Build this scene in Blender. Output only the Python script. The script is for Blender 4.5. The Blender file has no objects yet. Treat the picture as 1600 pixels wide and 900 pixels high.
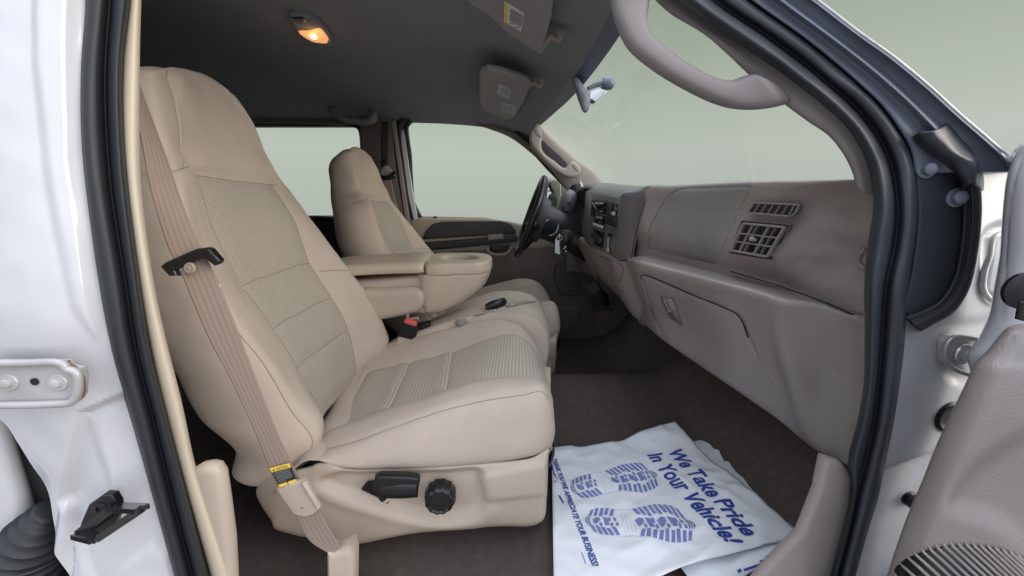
import bpy, bmesh, math, random
import numpy as np
from mathutils import Vector, Matrix, noise
random.seed(7)
R = math.radians
S = bpy.context.scene
COL = S.collection

# ------------------------------------------------------------------ camera
F, PIT, YAW, CZ = 590.0, R(12.9), R(3.8), 1.45      # focal length in px of a 1600 px wide picture
cam = bpy.data.cameras.new('camera'); cam.sensor_width = 36; cam.lens = 36 * F / 1600
cam.clip_start = 0.02; cam.clip_end = 500
co = bpy.data.objects.new('camera', cam); COL.objects.link(co)
co.location = (0, 0, CZ); co.rotation_euler = (math.pi / 2 - PIT, 0, -YAW)
S.camera = co
S.view_settings.view_transform = 'Standard'; S.view_settings.look = 'None'
S.view_settings.exposure = 0.0; S.view_settings.gamma = 1.0

# ------------------------------------------------------------------ world: pale overcast sky
w = bpy.data.worlds.new('World'); S.world = w; w.use_nodes = True
nt = w.node_tree; nt.nodes.clear()
out = nt.nodes.new('ShaderNodeOutputWorld'); bg = nt.nodes.new('ShaderNodeBackground')
tc = nt.nodes.new('ShaderNodeTexCoord'); sx = nt.nodes.new('ShaderNodeSeparateXYZ')
nt.links.new(tc.outputs['Generated'], sx.inputs[0])
def ramp(vals, src, lo, hi):
    mr = nt.nodes.new('ShaderNodeMapRange'); mr.inputs[1].default_value = lo; mr.inputs[2].default_value = hi
    nt.links.new(src, mr.inputs[0])
    r = nt.nodes.new('ShaderNodeValToRGB'); e = r.color_ramp.elements
    while len(e) < len(vals): e.new(0.5)
    for k, (p, c) in enumerate(vals): e[k].position = p; e[k].color = (*c, 1)
    nt.links.new(mr.outputs[0], r.inputs[0]); return r.outputs[0]
# z runs -1..1 ; 0.5 is the horizon
front = ramp([(0.0, (.20, .20, .20)), (0.42, (.30, .32, .30)), (0.485, (.47, .505, .46)), (0.56, (.515, .56, .505)),
              (0.66, (.385, .44, .36)), (0.76, (.285, .345, .265)), (0.87, (1.5, 1.6, 1.75)), (1.0, (2.5, 2.65, 2.9))], sx.outputs[2], -1, 1)
back = ramp([(0.0, (.28, .27, .26)), (0.42, (.45, .45, .46)), (0.5, (.68, .71, .76)), (0.62, (.72, .76, .86)),
             (0.80, (1.25, 1.34, 1.54)), (1.0, (2.7, 2.9, 3.3))], sx.outputs[2], -1, 1)
mf = nt.nodes.new('ShaderNodeMapRange'); mf.interpolation_type = 'SMOOTHSTEP'
mf.inputs[1].default_value = 0.25; mf.inputs[2].default_value = -0.55
nt.links.new(sx.outputs[1], mf.inputs[0])
cn = nt.nodes.new('ShaderNodeTexNoise'); cn.inputs['Scale'].default_value = 3.2; cn.inputs['Detail'].default_value = 6     # soft cloud
nt.links.new(tc.outputs['Generated'], cn.inputs['Vector'])
cm = nt.nodes.new('ShaderNodeMapRange'); cm.inputs[1].default_value = .35; cm.inputs[2].default_value = .65; cm.inputs[3].default_value = .62; cm.inputs[4].default_value = 1.38
nt.links.new(cn.outputs[0], cm.inputs[0])
bm_ = nt.nodes.new('ShaderNodeVectorMath'); bm_.operation = 'SCALE'; nt.links.new(back, bm_.inputs[0]); nt.links.new(cm.outputs[0], bm_.inputs['Scale']); back = bm_.outputs[0]
mx = nt.nodes.new('ShaderNodeMixRGB'); nt.links.new(mf.outputs[0], mx.inputs[0])
nt.links.new(front, mx.inputs[1]); nt.links.new(back, mx.inputs[2])
nt.links.new(mx.outputs[0], bg.inputs[0]); bg.inputs[1].default_value = 1.0
nt.links.new(bg.outputs[0], out.inputs[0])
# one soft sun behind thin cloud, ahead of the truck on the near side
sl = bpy.data.lights.new('sun', 'SUN'); sl.energy = 2.4; sl.angle = R(45); sl.color = (1.0, .92, .82)
so = bpy.data.objects.new('sun', sl); COL.objects.link(so)
so.rotation_euler = Vector((-.80, .40, -.25)).to_track_quat('-Z', 'Y').to_euler(); so.location = (5, -5, 6)

# ------------------------------------------------------------------ pixel <-> place
cy_, sy_, cp_, sp_ = math.cos(YAW), math.sin(YAW), math.cos(PIT), math.sin(PIT)
def ray(px, py):
    x = (px - 800) / F; u = (450 - py) / F
    y = cp_ + u * sp_; z = -sp_ + u * cp_
    return np.array((x * cy_ + y * sy_, -x * sy_ + y * cy_, z))
O = np.array((0, 0, CZ))
def P(px, py, y):  d = ray(px, py); return O + d * (y / d[1])
def PZ(px, py, z): d = ray(px, py); return O + d * ((z - CZ) / d[2])
def PX(px, py, x): d = ray(px, py); return O + d * (x / d[0])
def pix(V):
    V = np.asarray(V); x, y, z = V[..., 0], V[..., 1], V[..., 2] - CZ
    X = x * cy_ - y * sy_; Y = x * sy_ + y * cy_
    f = np.maximum(Y * cp_ - z * sp_, 1e-4); u = Y * sp_ + z * cp_
    return np.stack([800 + F * X / f, 450 - F * u / f], -1)

# ------------------------------------------------------------------ materials
MT = {}
def mat(name, col, rough=.5, metal=0., bump=0., bscale=200., var=.06, coat=0., spec=.5, vscale=6., kind='noise', sheen=0., trans=0., emit=None, bdist=.001):
    m = bpy.data.materials.new(name); m.use_nodes = True; t = m.node_tree; b = t.nodes['Principled BSDF']
    b.inputs['Roughness'].default_value = rough; b.inputs['Metallic'].default_value = metal
    b.inputs['Specular IOR Level'].default_value = spec
    b.inputs['Coat Weight'].default_value = coat; b.inputs['Coat Roughness'].default_value = .08
    if sheen: b.inputs['Sheen Weight'].default_value = sheen; b.inputs['Sheen Roughness'].default_value = .5
    co_ = t.nodes.new('ShaderNodeTexCoord')
    n = t.nodes.new('ShaderNodeTexNoise'); n.inputs['Scale'].default_value = vscale; n.inputs['Detail'].default_value = 5
    t.links.new(co_.outputs['Object'], n.inputs['Vector'])
    r = t.nodes.new('ShaderNodeValToRGB'); e = r.color_ramp.elements
    e[0].position = .3; e[1].position = .7
    e[0].color = (*[c * (1 - var) for c in col], 1); e[1].color = (*[min(1, c * (1 + var)) for c in col], 1)
    t.links.new(n.outputs[0], r.inputs[0]); t.links.new(r.outputs[0], b.inputs['Base Color'])
    if bump:
        n2 = t.nodes.new('ShaderNodeTexNoise' if kind == 'noise' else 'ShaderNodeTexVoronoi'); n2.inputs['Scale'].default_value = bscale
        t.links.new(co_.outputs['Object'], n2.inputs['Vector'])
        bp = t.nodes.new('ShaderNodeBump'); bp.inputs['Strength'].default_value = bump; bp.inputs['Distance'].default_value = bdist
        t.links.new(n2.outputs[0], bp.inputs['Height']); t.links.new(bp.outputs[0], b.inputs['Normal'])
    if emit:
        b.inputs['Emission Color'].default_value = (*emit[0], 1); b.inputs['Emission Strength'].default_value = emit[1]
    MT[name] = m; return m
def math_node(t, op, a, b=None):
    n = t.nodes.new('ShaderNodeMath'); n.operation = op
    for k, v in enumerate((a, b)):
        if v is None: continue
        if isinstance(v, (int, float)): n.inputs[k].default_value = v
        else: t.links.new(v, n.inputs[k])
    return n.outputs[0]
def woven(name, c0, c1, pu, pv, shift=True, rough=.85, dist=.0015, strength=.8, wa=.75, wb=.3):
    """cloth woven from two crossing sets of threads, laid out in the metres of the UV map"""
    m = bpy.data.materials.new(name); m.use_nodes = True; t = m.node_tree; b = t.nodes['Principled BSDF']
    b.inputs['Roughness'].default_value = rough; b.inputs['Specular IOR Level'].default_value = .25
    b.inputs['Sheen Weight'].default_value = .15
    u = t.nodes.new('ShaderNodeUVMap'); s = t.nodes.new('ShaderNodeSeparateXYZ'); t.links.new(u.outputs[0], s.inputs[0])
    a = math_node(t, 'SINE', math_node(t, 'MULTIPLY', s.outputs[0], 2 * math.pi / pu))
    c = math_node(t, 'SINE', math_node(t, 'MULTIPLY', s.outputs[1], 2 * math.pi / pv))
    h = math_node(t, 'MULTIPLY', a, c) if shift else math_node(t, 'ADD', math_node(t, 'MULTIPLY', a, wa), math_node(t, 'MULTIPLY', c, wb))
    nz = t.nodes.new('ShaderNodeTexNoise'); nz.inputs['Scale'].default_value = 420; nz.inputs['Detail'].default_value = 2
    t.links.new(u.outputs[0], nz.inputs['Vector'])
    h2 = math_node(t, 'ADD', math_node(t, 'ADD', math_node(t, 'MULTIPLY', h, .5), .22), math_node(t, 'MULTIPLY', nz.outputs[0], .56))
    r = t.nodes.new('ShaderNodeValToRGB'); e = r.color_ramp.elements; e[0].position = .1; e[1].position = .85
    e[0].color = (*c0, 1); e[1].color = (*c1, 1); t.links.new(h2, r.inputs[0]); t.links.new(r.outputs[0], b.inputs['Base Color'])
    bp = t.nodes.new('ShaderNodeBump'); bp.inputs['Strength'].default_value = strength; bp.inputs['Distance'].default_value = dist
    t.links.new(h2, bp.inputs['Height']); t.links.new(bp.outputs[0], b.inputs['Normal'])
    MT[name] = m; return m

mat('cloth', (.585, .492, .412), .85, bump=.6, bscale=330, var=.05, sheen=.1, spec=.25, vscale=9)
woven('insert', (.345, .305, .25), (.61, .54, .455), .0080, .0060)
woven('insert_rib', (.41, .36, .295), (.60, .53, .445), .0095, .0060, shift=False, strength=.4)
mat('vinyl', (.55, .458, .375), .48, bump=.15, bscale=700, var=.03)
mat('console_vinyl', (.58, .49, .385), .38, bump=.12, bscale=600, var=.03)
mat('cream', (.62, .54, .42), .5, bump=.1, bscale=500, var=.04)
mat('pillar_trim', (.255, .230, .228), .5, bump=.15, bscale=600, var=.03)
mat('seam', (.31, .255, .205), .9)
mat('trim', (.32, .285, .255), .55, bump=.15, bscale=600, var=.03)
mat('dash', (.315, .278, .263), .27, coat=.15, bump=.35, bscale=400, var=.06, kind='voronoi')
mat('dash_lid', (.265, .25, .245), .24, coat=.2, bump=.3, bscale=400, var=.08, kind='voronoi')
mat('label_pale', (.50, .50, .50), .6, var=.05)
mat('stack', (.150, .142, .142), .30, bump=.2, bscale=900, var=.04, kind='voronoi')
mat('charcoal', (.035, .036, .036), .5, bump=.15, bscale=700)
mat('black', (.010, .010, .011), .35, var=.1)
mat('seal_hazed', (.036, .043, .053), .45, bump=.1, bscale=300, var=.12)  # lighter copy of the rubber, veiling haze put into its colour
mat('cover_black', (.030, .036, .043), .36, var=.1)
mat('gap', (.02, .018, .018), .9)
mat('gloss_black', (.012, .012, .014), .18)
mat('rubber', (.021, .025, .029), .55, bump=.1, bscale=300, var=.12)
mat('black_hazed', (.135, .152, .200), .42, var=.1)  # black plastic lifted to blue-grey, lens haze painted into the colour
mat('paint', (.65, .66, .70), .22, coat=1., var=.015)
mat('paint_worn_shaded', (.54, .55, .57), .35, coat=.3, var=.10, vscale=14)  # worn white paint, greyed further to paint in the open door's shade
mat('plate_paint', (.50, .50, .50), .4, metal=.2, var=.12, vscale=30)
mat('hinge_metal', (.55, .54, .52), .35, metal=.6, var=.2, vscale=40)
mat('lining', (.245, .252, .275), .95, bump=.5, bscale=700, var=.05, spec=.1)
mat('visor', (.31, .30, .31), .8, bump=.3, bscale=600, var=.04, spec=.2)
mat('far_trim', (.165, .140, .120), .6, var=.05)
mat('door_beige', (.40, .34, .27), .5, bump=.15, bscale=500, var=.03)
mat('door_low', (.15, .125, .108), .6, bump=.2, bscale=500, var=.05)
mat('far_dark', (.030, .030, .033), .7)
mat('paper', (.85, .875, .915),   .55, bump=.45, bscale=30, var=.02, spec=.4, bdist=.004)
mat('print_blue', (.035, .07, .33), .6, var=.12, vscale=120)
mat('sole_blue', (.20, .245, .51), .7, var=.55, vscale=420)
mat('fold_grey', (.45, .48, .53), .7)
mat('metal', (.62, .62, .63), .25, metal=1.)
mat('yellow', (.85, .60, .08), .5, var=.03)
mat('label_black', (.02, .02, .02), .5)
mat('label_white', (.75, .75, .72), .5, var=.02)
mat('label_grey', (.30, .30, .30), .6, var=.1)
mat('red', (.75, .13, .10), .35)
mat('lamp', (1, .75, .45), .3, emit=((1.0, .36, .11), .75))
mat('bulb', (1, .9, .7), .3, emit=((1.0, .66, .32), 7.))
mat('mirror', (.75, .78, .80), .03, metal=1., var=0)
mat('tag', (.72, .74, .72), .5)
mat('rust', (.22, .10, .05), .9, var=.4, vscale=60)
# belt webbing: ribs run along the length
woven('belt', (.275, .21, .175), (.325, .25, .208), .0060, .0088, shift=False, rough=.6, dist=.0008, strength=.5, wa=.12, wb=.7)
woven('belt_light', (.30, .25, .20), (.45, .38, .31), .0060, .0088, shift=False, rough=.6, dist=.0008, strength=.5, wa=.12, wb=.6)
# carpet with fine cut ribs
m = mat('carpet', (.098, .080, .072), .95, bump=.8, bscale=420, var=.12, vscale=50, spec=.1, bdist=.002)
def glass(name, tint, mixf):
    m = bpy.data.materials.new(name); m.use_nodes = True; t = m.node_tree; t.nodes.clear()
    o = t.nodes.new('ShaderNodeOutputMaterial'); mxs = t.nodes.new('ShaderNodeMixShader')
    tr = t.nodes.new('ShaderNodeBsdfTransparent'); tr.inputs[0].default_value = (*tint, 1)
    gl = t.nodes.new('ShaderNodeBsdfGlossy'); gl.inputs['Roughness'].default_value = .02
    fr = t.nodes.new('ShaderNodeFresnel'); fr.inputs[0].default_value = 1.3
    t.links.new(math_node(t, 'MULTIPLY', fr.outputs[0], mixf), mxs.inputs[0])
    t.links.new(tr.outputs[0], mxs.inputs[1]); t.links.new(gl.outputs[0], mxs.inputs[2]); t.links.new(mxs.outputs[0], o.inputs[0])
    MT[name] = m
glass('glass', (.975, .99, .975), .10); glass('lens', (.95, .9, .8), .9)

# ------------------------------------------------------------------ objects
def thing(name, label, cat, loc, group=None):
    o = bpy.data.objects.new(name, None); COL.objects.link(o); o.location = Vector([float(v) for v in loc]); o.empty_display_size = .1
    o['label'] = label; o['category'] = cat
    if group: o['group'] = group
    return o
def link(name, me, m, parent=None, label=None):
    o = bpy.data.objects.new(name, me); COL.objects.link(o)
    if m is not None and not me.materials:
        for k in (m if isinstance(m, (list, tuple)) else [m]): me.materials.append(MT[k])
    if parent is not None:
        o.parent = parent
        if parent.type == 'EMPTY': o.matrix_parent_inverse = Matrix.Translation(-parent.location)
    if label: o['label'] = label
    return o
def tag(o, label, cat, group=None):
    o['label'] = label; o['category'] = cat
    if group: o['group'] = group
    return o
def copy_tree(o, parent=None):
    c = o.copy(); COL.objects.link(c)
    if parent is not None: c.parent = parent; c.matrix_parent_inverse = o.matrix_parent_inverse.copy()
    for ch in list(o.children): copy_tree(ch, c)
    return c
def bm_link(name, bm, m, parent=None, smooth=True, label=None):
    me = bpy.data.meshes.new(name); bmesh.ops.recalc_face_normals(bm, faces=bm.faces[:]); bm.to_mesh(me); bm.free()
    if smooth: me.shade_smooth()
    try: me.set_sharp_from_angle(angle=R(38))
    except Exception: pass
    return link(name, me, m, parent, label)

# ---- lofted grids
def hermite(A, m, closed):
    """A [n, ...] -> cubic through every row, m samples a segment"""
    n = len(A); d = []
    for k in range(n if closed else n - 1):
        d.append(max(1e-5, float(np.mean(np.linalg.norm(A[(k + 1) % n] - A[k], axis=-1))) ** .5))
    T = []
    for k in range(n):
        if closed or 0 < k < n - 1:
            a, b = d[k - 1], d[k % len(d)]
            v0 = (A[k] - A[k - 1]) / a; v1 = (A[(k + 1) % n] - A[k]) / b
            T.append((v0 * b + v1 * a) / (a + b))
        elif k == 0: T.append((A[1] - A[0]) / d[0])
        else: T.append((A[-1] - A[-2]) / d[-1])
    out = []
    for k in range(n if closed else n - 1):
        p0, p1 = A[k], A[(k + 1) % n]; t0, t1 = T[k] * d[k], T[(k + 1) % n] * d[k]
        for j in range(m):
            t = j / m; t2, t3 = t * t, t ** 3
            out.append((2*t3 - 3*t2 + 1) * p0 + (t3 - 2*t2 + t) * t0 + (-2*t3 + 3*t2) * p1 + (t3 - t2) * t1)
    if not closed: out.append(A[-1])
    return np.array(out)
def loft(ctrl, mu, mv, closed=False):
    A = np.array(ctrl, float); A = hermite(A, mu, False)
    return np.swapaxes(hermite(np.swapaxes(A, 0, 1), mv, closed), 0, 1)
def normals(G, closed=False):
    du = np.gradient(G, axis=0)
    dv = (np.roll(G, -1, 1) - np.roll(G, 1, 1)) if closed else np.gradient(G, axis=1)
    N = np.cross(du, dv); N /= np.maximum(np.linalg.norm(N, axis=-1, keepdims=True), 1e-9); return N
def facing(G, N):
    """sign that makes a normal look at the camera's side of the sheet"""
    return np.sign(np.sum(N * (O - G), -1, keepdims=True))
def seg_dist(Q, poly, closed=False):
    Q = Q.reshape(-1, 2); best = np.full(len(Q), 1e9); pts = np.array(poly, float)
    rng = range(len(pts) if closed else len(pts) - 1)
    for k in rng:
        a, b = pts[k], pts[(k + 1) % len(pts)]; ab = b - a
        t = np.clip(((Q - a) @ ab) / max(1e-9, ab @ ab), 0, 1)
        best = np.minimum(best, np.linalg.norm(Q - (a + t[:, None] * ab), axis=1))
    return best
def inside(Q, poly):
    Q = Q.reshape(-1, 2); r = np.zeros(len(Q), bool); p = np.array(poly, float); n = len(p)
    for k in range(n):
        a, b = p[k], p[(k + 1) % n]
        c = (a[1] > Q[:, 1]) != (b[1] > Q[:, 1])
        with np.errstate(divide='ignore', invalid='ignore'):
            xx = (b[0] - a[0]) * (Q[:, 1] - a[1]) / (b[1] - a[1]) + a[0]
        r ^= c & (Q[:, 0] < xx)
    return r
def smooth2(poly, m=6, closed=True):
    return [tuple(v) for v in hermite(np.array(poly, float)[:, None, :], m, closed)[:, 0]]
def groove(G, line, depth, wpx, closed_line=False, closed=False):
    N = normals(G, closed); D = seg_dist(pix(G), line, closed_line).reshape(G.shape[:2])
    vis = 1.0
    s = N * facing(G, N)
    return G - s * (depth * np.exp(-(D / wpx) ** 2) * vis)[..., None]
def emboss(G, poly, depth, wpx, closed=False):
    """push a region in (+) or out (-) with a soft edge wpx wide"""
    N = normals(G, closed); Q = pix(G); D = seg_dist(Q, poly, True); D[~inside(Q, poly)] *= -1
    t = np.clip(D / wpx * .5 + .5, 0, 1); t = t * t * (3 - 2 * t)
    return G - N * facing(G, N) * (depth * t.reshape(G.shape[:2]))[..., None]
def wrinkle(G, amp, scale, closed=False, seed=0.):
    N = normals(G, closed); Z = np.zeros(G.shape[:2])
    for i in range(G.shape[0]):
        for j in range(G.shape[1]):
            p = G[i, j]; Z[i, j] = noise.noise(Vector((p[0] * scale + seed, p[1] * scale, p[2] * scale)))
    return G + N * (amp * Z)[..., None]
def grid_obj(name, G, m, parent=None, closed=False, mask=None, label=None, caps=False, thick=0.):
    nu, nv = G.shape[:2]; me = bpy.data.meshes.new(name)
    cu = np.concatenate([[0], np.cumsum(np.mean(np.linalg.norm(np.diff(G, axis=0), axis=-1), 1))])
    Gv = np.concatenate([G, G[:, :1]], 1) if closed else G
    cv = np.concatenate([[0], np.cumsum(np.mean(np.linalg.norm(np.diff(Gv, axis=1), axis=-1), 0))])
    mvn = nv if closed else nv - 1
    ii, jj = np.meshgrid(np.arange(nu - 1), np.arange(mvn), indexing='ij'); ii = ii.ravel(); jj = jj.ravel()
    if mask is not None:
        k = mask.ravel(); ii = ii[k]; jj = jj[k]
    j2 = (jj + 1) % nv
    quads = np.stack([ii * nv + jj, ii * nv + j2, (ii + 1) * nv + j2, (ii + 1) * nv + jj], 1)
    uvs = np.stack([np.stack([cu[ii], cv[jj]], -1), np.stack([cu[ii], cv[jj + 1]], -1), np.stack([cu[ii + 1], cv[jj + 1]], -1), np.stack([cu[ii + 1], cv[jj]], -1)], 1).reshape(-1, 2)
    used, inv = np.unique(quads.ravel(), return_inverse=True)
    V = G.reshape(-1, 3)[used]; faces = inv.reshape(-1, 4).tolist()
    if caps and closed and mask is None:
        faces.append(list(range(nv))); faces.append(list(range((nu - 1) * nv, nu * nv))[::-1])
        uvs = np.concatenate([uvs, np.zeros((2 * nv, 2))])
    me.from_pydata(V.tolist(), [], faces)
    uv = me.uv_layers.new(name='UVMap'); uv.data.foreach_set('uv', uvs.ravel().astype(np.float32))
    bm = bmesh.new(); bm.from_mesh(me); bmesh.ops.recalc_face_normals(bm, faces=bm.faces[:]); bm.to_mesh(me); bm.free()
    me.shade_smooth()
    o = link(name, me, m, parent, label)
    if thick:
        md = o.modifiers.new('thickness', 'SOLIDIFY'); md.thickness = abs(thick); md.offset = -1 if thick > 0 else 1
    return o
# ---- rounded plates
def plate(name, loops, o, ex, ey, thick, bevel, m, parent=None, res=3, label=None):
    """outlines in metres along ex, ey from o; the front face lies at o, the body extends along ex x ey * -1"""
    cu = bpy.data.curves.new(name, 'CURVE'); cu.dimensions = '2D'; cu.fill_mode = 'BOTH'
    for lp in loops:
        sp = cu.splines.new('POLY'); sp.points.add(len(lp) - 1); sp.use_cyclic_u = True
        for k, (a, b) in enumerate(lp): sp.points[k].co = (a, b, 0, 1)
    bevel = min(bevel, thick * .49)
    cu.bevel_depth = bevel; cu.bevel_resolution = res; cu.extrude = max(0, thick / 2 - bevel); cu.offset = -bevel
    tmp = bpy.data.objects.new('tmp', cu); COL.objects.link(tmp); bpy.context.view_layer.update()
    me = bpy.data.meshes.new_from_object(tmp.evaluated_get(bpy.context.evaluated_depsgraph_get()))
    bpy.data.objects.remove(tmp); bpy.data.curves.remove(cu)
    me.materials.clear()
    ex = Vector(ex).normalized(); ey = Vector(ey); ey = (ey - ex * ey.dot(ex)).normalized(); ez = ex.cross(ey)
    o = Vector(o)
    M = Matrix((( ex.x, ey.x, ez.x, o.x), (ex.y, ey.y, ez.y, o.y), (ex.z, ey.z, ez.z, o.z), (0, 0, 0, 1)))
    me.transform(M @ Matrix.Translation((0, 0, -thick / 2)))
    bm = bmesh.new(); bm.from_mesh(me); bmesh.ops.remove_doubles(bm, verts=bm.verts[:], dist=1e-6)
    return bm_link(name, bm, m, parent, label=label)
def yplate(name, loops, y, thick, bevel, m, parent=None, sm=0, label=None, res=3):
    """outline given by where it shows in the picture, on the upright plane y; faces the near side"""
    L = []
    for lp in loops:
        if sm: lp = smooth2(lp, sm)
        q = [P(a, b, y) for a, b in lp]; L.append([(v[0], v[2]) for v in q])
    return plate(name, L, (0, y, 0), (1, 0, 0), (0, 0, 1), thick, bevel, m, parent, label=label, res=res)
def bar(bm, p, q, wd, hg, up=(0, 0, 1), bev=.0):
    p, q = Vector(p), Vector(q); d = (q - p).normalized(); u = Vector(up); s = d.cross(u).normalized(); u = s.cross(d).normalized()
    vs = [bm.verts.new(e + s * (a * wd / 2) + u * (b * hg / 2)) for e in (p, q) for a, b in ((-1, -1), (1, -1), (1, 1), (-1, 1))]
    fs = [bm.faces.new([vs[k] for k in f]) for f in ((0, 1, 2, 3), (7, 6, 5, 4), (0, 4, 5, 1), (1, 5, 6, 2), (2, 6, 7, 3), (3, 7, 4, 0))]
    if bev:
        es = list({e for f in fs for e in f.edges}); bmesh.ops.bevel(bm, geom=es, offset=bev, segments=2, affect='EDGES')
def bar_obj(name, segs, m, parent=None, up=(0, 0, 1), bev=.0015):
    bm = bmesh.new()
    for p, q, a, b in segs: bar(bm, p, q, a, b, up, bev)
    return bm_link(name, bm, m, parent)
def tube(name, pts, r, m, parent=None, n=12, sm=6, closed=False, flat=1.0, label=None):
    A = hermite(np.array([[p] for p in pts], float), sm, closed)[:, 0] if sm > 1 else np.array(pts, float)
    rr = np.array(r, float) if hasattr(r, '__len__') else np.full(len(pts), float(r))
    k = np.linspace(0, len(rr) - (0 if closed else 1), len(A), endpoint=not closed)
    rr = np.interp(k, np.arange(len(rr) + (1 if closed else 0)), np.append(rr, rr[0]) if closed else rr)
    bm = bmesh.new(); rings = []; prev = None
    for i, p in enumerate(A):
        t = A[(i + 1) % len(A)] - A[i - 1] if closed else A[min(i + 1, len(A) - 1)] - A[max(i - 1, 0)]
        t = Vector(t).normalized(); ref = prev if prev is not None else (Vector((0, 0, 1)) if abs(t.z) < .9 else Vector((0, 1, 0)))
        a = (ref - t * ref.dot(t)).normalized(); prev = a; b = t.cross(a)
        rings.append([bm.verts.new(Vector(p) + a * (rr[i] * math.cos(2 * math.pi * j / n)) + b * (rr[i] * flat * math.sin(2 * math.pi * j / n))) for j in range(n)])
    for i in range(len(rings) - (0 if closed else 1)):
        r0, r1 = rings[i], rings[(i + 1) % len(rings)]
        for j in range(n): bm.faces.new((r0[j], r0[(j + 1) % n], r1[(j + 1) % n], r1[j]))
    if not closed: bm.faces.new(rings[0]); bm.faces.new(rings[-1][::-1])
    return bm_link(name, bm, m, parent, label=label)
def lathe(name, c, axis, prof, m, parent=None, n=40, lobes=0, lobe_amp=0., label=None):
    """prof: list of (radius, distance along the axis)"""
    c = Vector(c); ax = Vector(axis).normalized(); a = ax.orthogonal().normalized(); b = ax.cross(a); bm = bmesh.new(); rings = []
    for rad, h in prof:
        ring = []
        for j in range(n):
            th = 2 * math.pi * j / n; rr = rad * (1 + lobe_amp * math.cos(lobes * th)) if lobes else rad
            ring.append(bm.verts.new(c + ax * h + a * rr * math.cos(th) + b * rr * math.sin(th)))
        rings.append(ring)
    for r0, r1 in zip(rings, rings[1:]):
        for j in range(n): bm.faces.new((r0[j], r0[(j + 1) % n], r1[(j + 1) % n], r1[j]))
    bm.faces.new(rings[0]); bm.faces.new(rings[-1])
    return bm_link(name, bm, m, parent, label=label)
def ribbon(name, L, Rr, thick, m, parent=None, sm=8, cols=6, sag=0.):
    """a flat band between a left and a right edge line, with real thickness"""
    L = np.array(L, float); Rr = np.array(Rr, float)
    ctrl = np.stack([L, (L + Rr) / 2 + np.array((0, -sag, 0)), Rr], 1)
    G = loft(ctrl, sm, cols)
    return grid_obj(name, G, m, parent, thick=thick)
def text_mesh(body, offset=0., shear=0.):
    c = bpy.data.curves.new('t', 'FONT'); c.body = body; c.size = 1; c.offset = offset; c.shear = shear; c.resolution_u = 3
    o = bpy.data.objects.new('t', c); COL.objects.link(o); bpy.context.view_layer.update()
    me = bpy.data.meshes.new_from_object(o.evaluated_get(bpy.context.evaluated_depsgraph_get()))
    bpy.data.objects.remove(o); bpy.data.curves.remove(c); me.materials.clear()
    V = np.array([v.co[:] for v in me.vertices]); lo = V.min(0); V[:, 0] -= lo[0]
    for v, q in zip(me.vertices, V): v.co = q
    return me, V[:, 0].max()
def flat_text(name, body, o, ex, ey, length, height, m, parent, offset=0.):
    """lettering of given length on a plane"""
    me, wd = text_mesh(body, offset); ex = np.array(ex) / np.linalg.norm(ex); ey = np.array(ey) / np.linalg.norm(ey)
    for v in me.vertices: v.co = Vector(np.array(o) + ex * (v.co.x / wd * length) + ey * (v.co.y / .7 * height))
    return link(name, me, m, parent)

# ================================================================== the truck
truck = thing('pickup_truck', 'white pickup truck cab seen through its open front door', 'truck', (0, .5, .60))
truck.name = 'pickup_truck'
# ---- roof lining
hd = [(954, 21), (930, 66), (898, 117), (874, 147), (835, 187)]
hdp = np.array([PZ(a, b, 1.85) for a, b in hd])
def front_x(y):
    return float(np.interp(y, [.5, .62] + hdp[:, 1].tolist() + [2.2], [.21, .235] + hdp[:, 0].tolist() + [hdp[-1, 0] - .03]))
ys = [.56, .60, .70, .85, 1.05, 1.32, 1.6, 1.85, 2.0, 2.07, 2.12]
rows = []
for dx in (0.0, .05, .16, .40, .80, 1.3, 1.8, 2.35):
    row = []
    for y in ys:
        e = abs(y - 1.33) / .78
        z = 1.935 - .075 * min(1.2, e) ** 5 - .085 * math.exp(-dx / .14)
        row.append((front_x(y) * math.exp(-dx * 2) - dx + .2 * (1 - math.exp(-dx * 2)), y, z))
    rows.append(row)
G = wrinkle(loft(rows, 8, 6), .0012, 9)
grid_obj('roof_lining', G, 'lining', truck, thick=0).modifiers.new('t', 'SOLIDIFY').thickness = .01
Gr = loft([[(p[0] + (.03 if k == 0 else 0), p[1] + (p[1] - 1.33) * .04, p[2] + .05) for p in r] for k, r in enumerate(rows)], 4, 4)
grid_obj('roof', Gr, 'paint', truck)
# black edge of the windscreen along the lining
L = [(front_x(y) - .008, y, 1.856) for y in np.linspace(.58, 2.04, 14)]
Rr = [(front_x(y) + .040, y + (.0 if y > .8 else 0), 1.838) for y in np.linspace(.58, 2.04, 14)]
ribbon('windscreen_seal', L, Rr, .012, 'black_hazed', truck)
# windscreen
W0 = [(front_x(y) + .02, y, 1.85) for y in np.linspace(.58, 2.06, 9)]
W1 = [(front_x(y) + .72 - .10 * ((y - 1.33) / .75) ** 2, y, 1.38) for y in np.linspace(.54, 2.10, 9)]
Wm = [((a[0] + b[0]) / 2 + .015, (a[1] + b[1]) / 2, (a[2] + b[2]) / 2 + .02) for a, b in zip(W0, W1)]
grid_obj('windscreen', loft([W0, Wm, W1], 6, 4), 'glass', truck)

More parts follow.
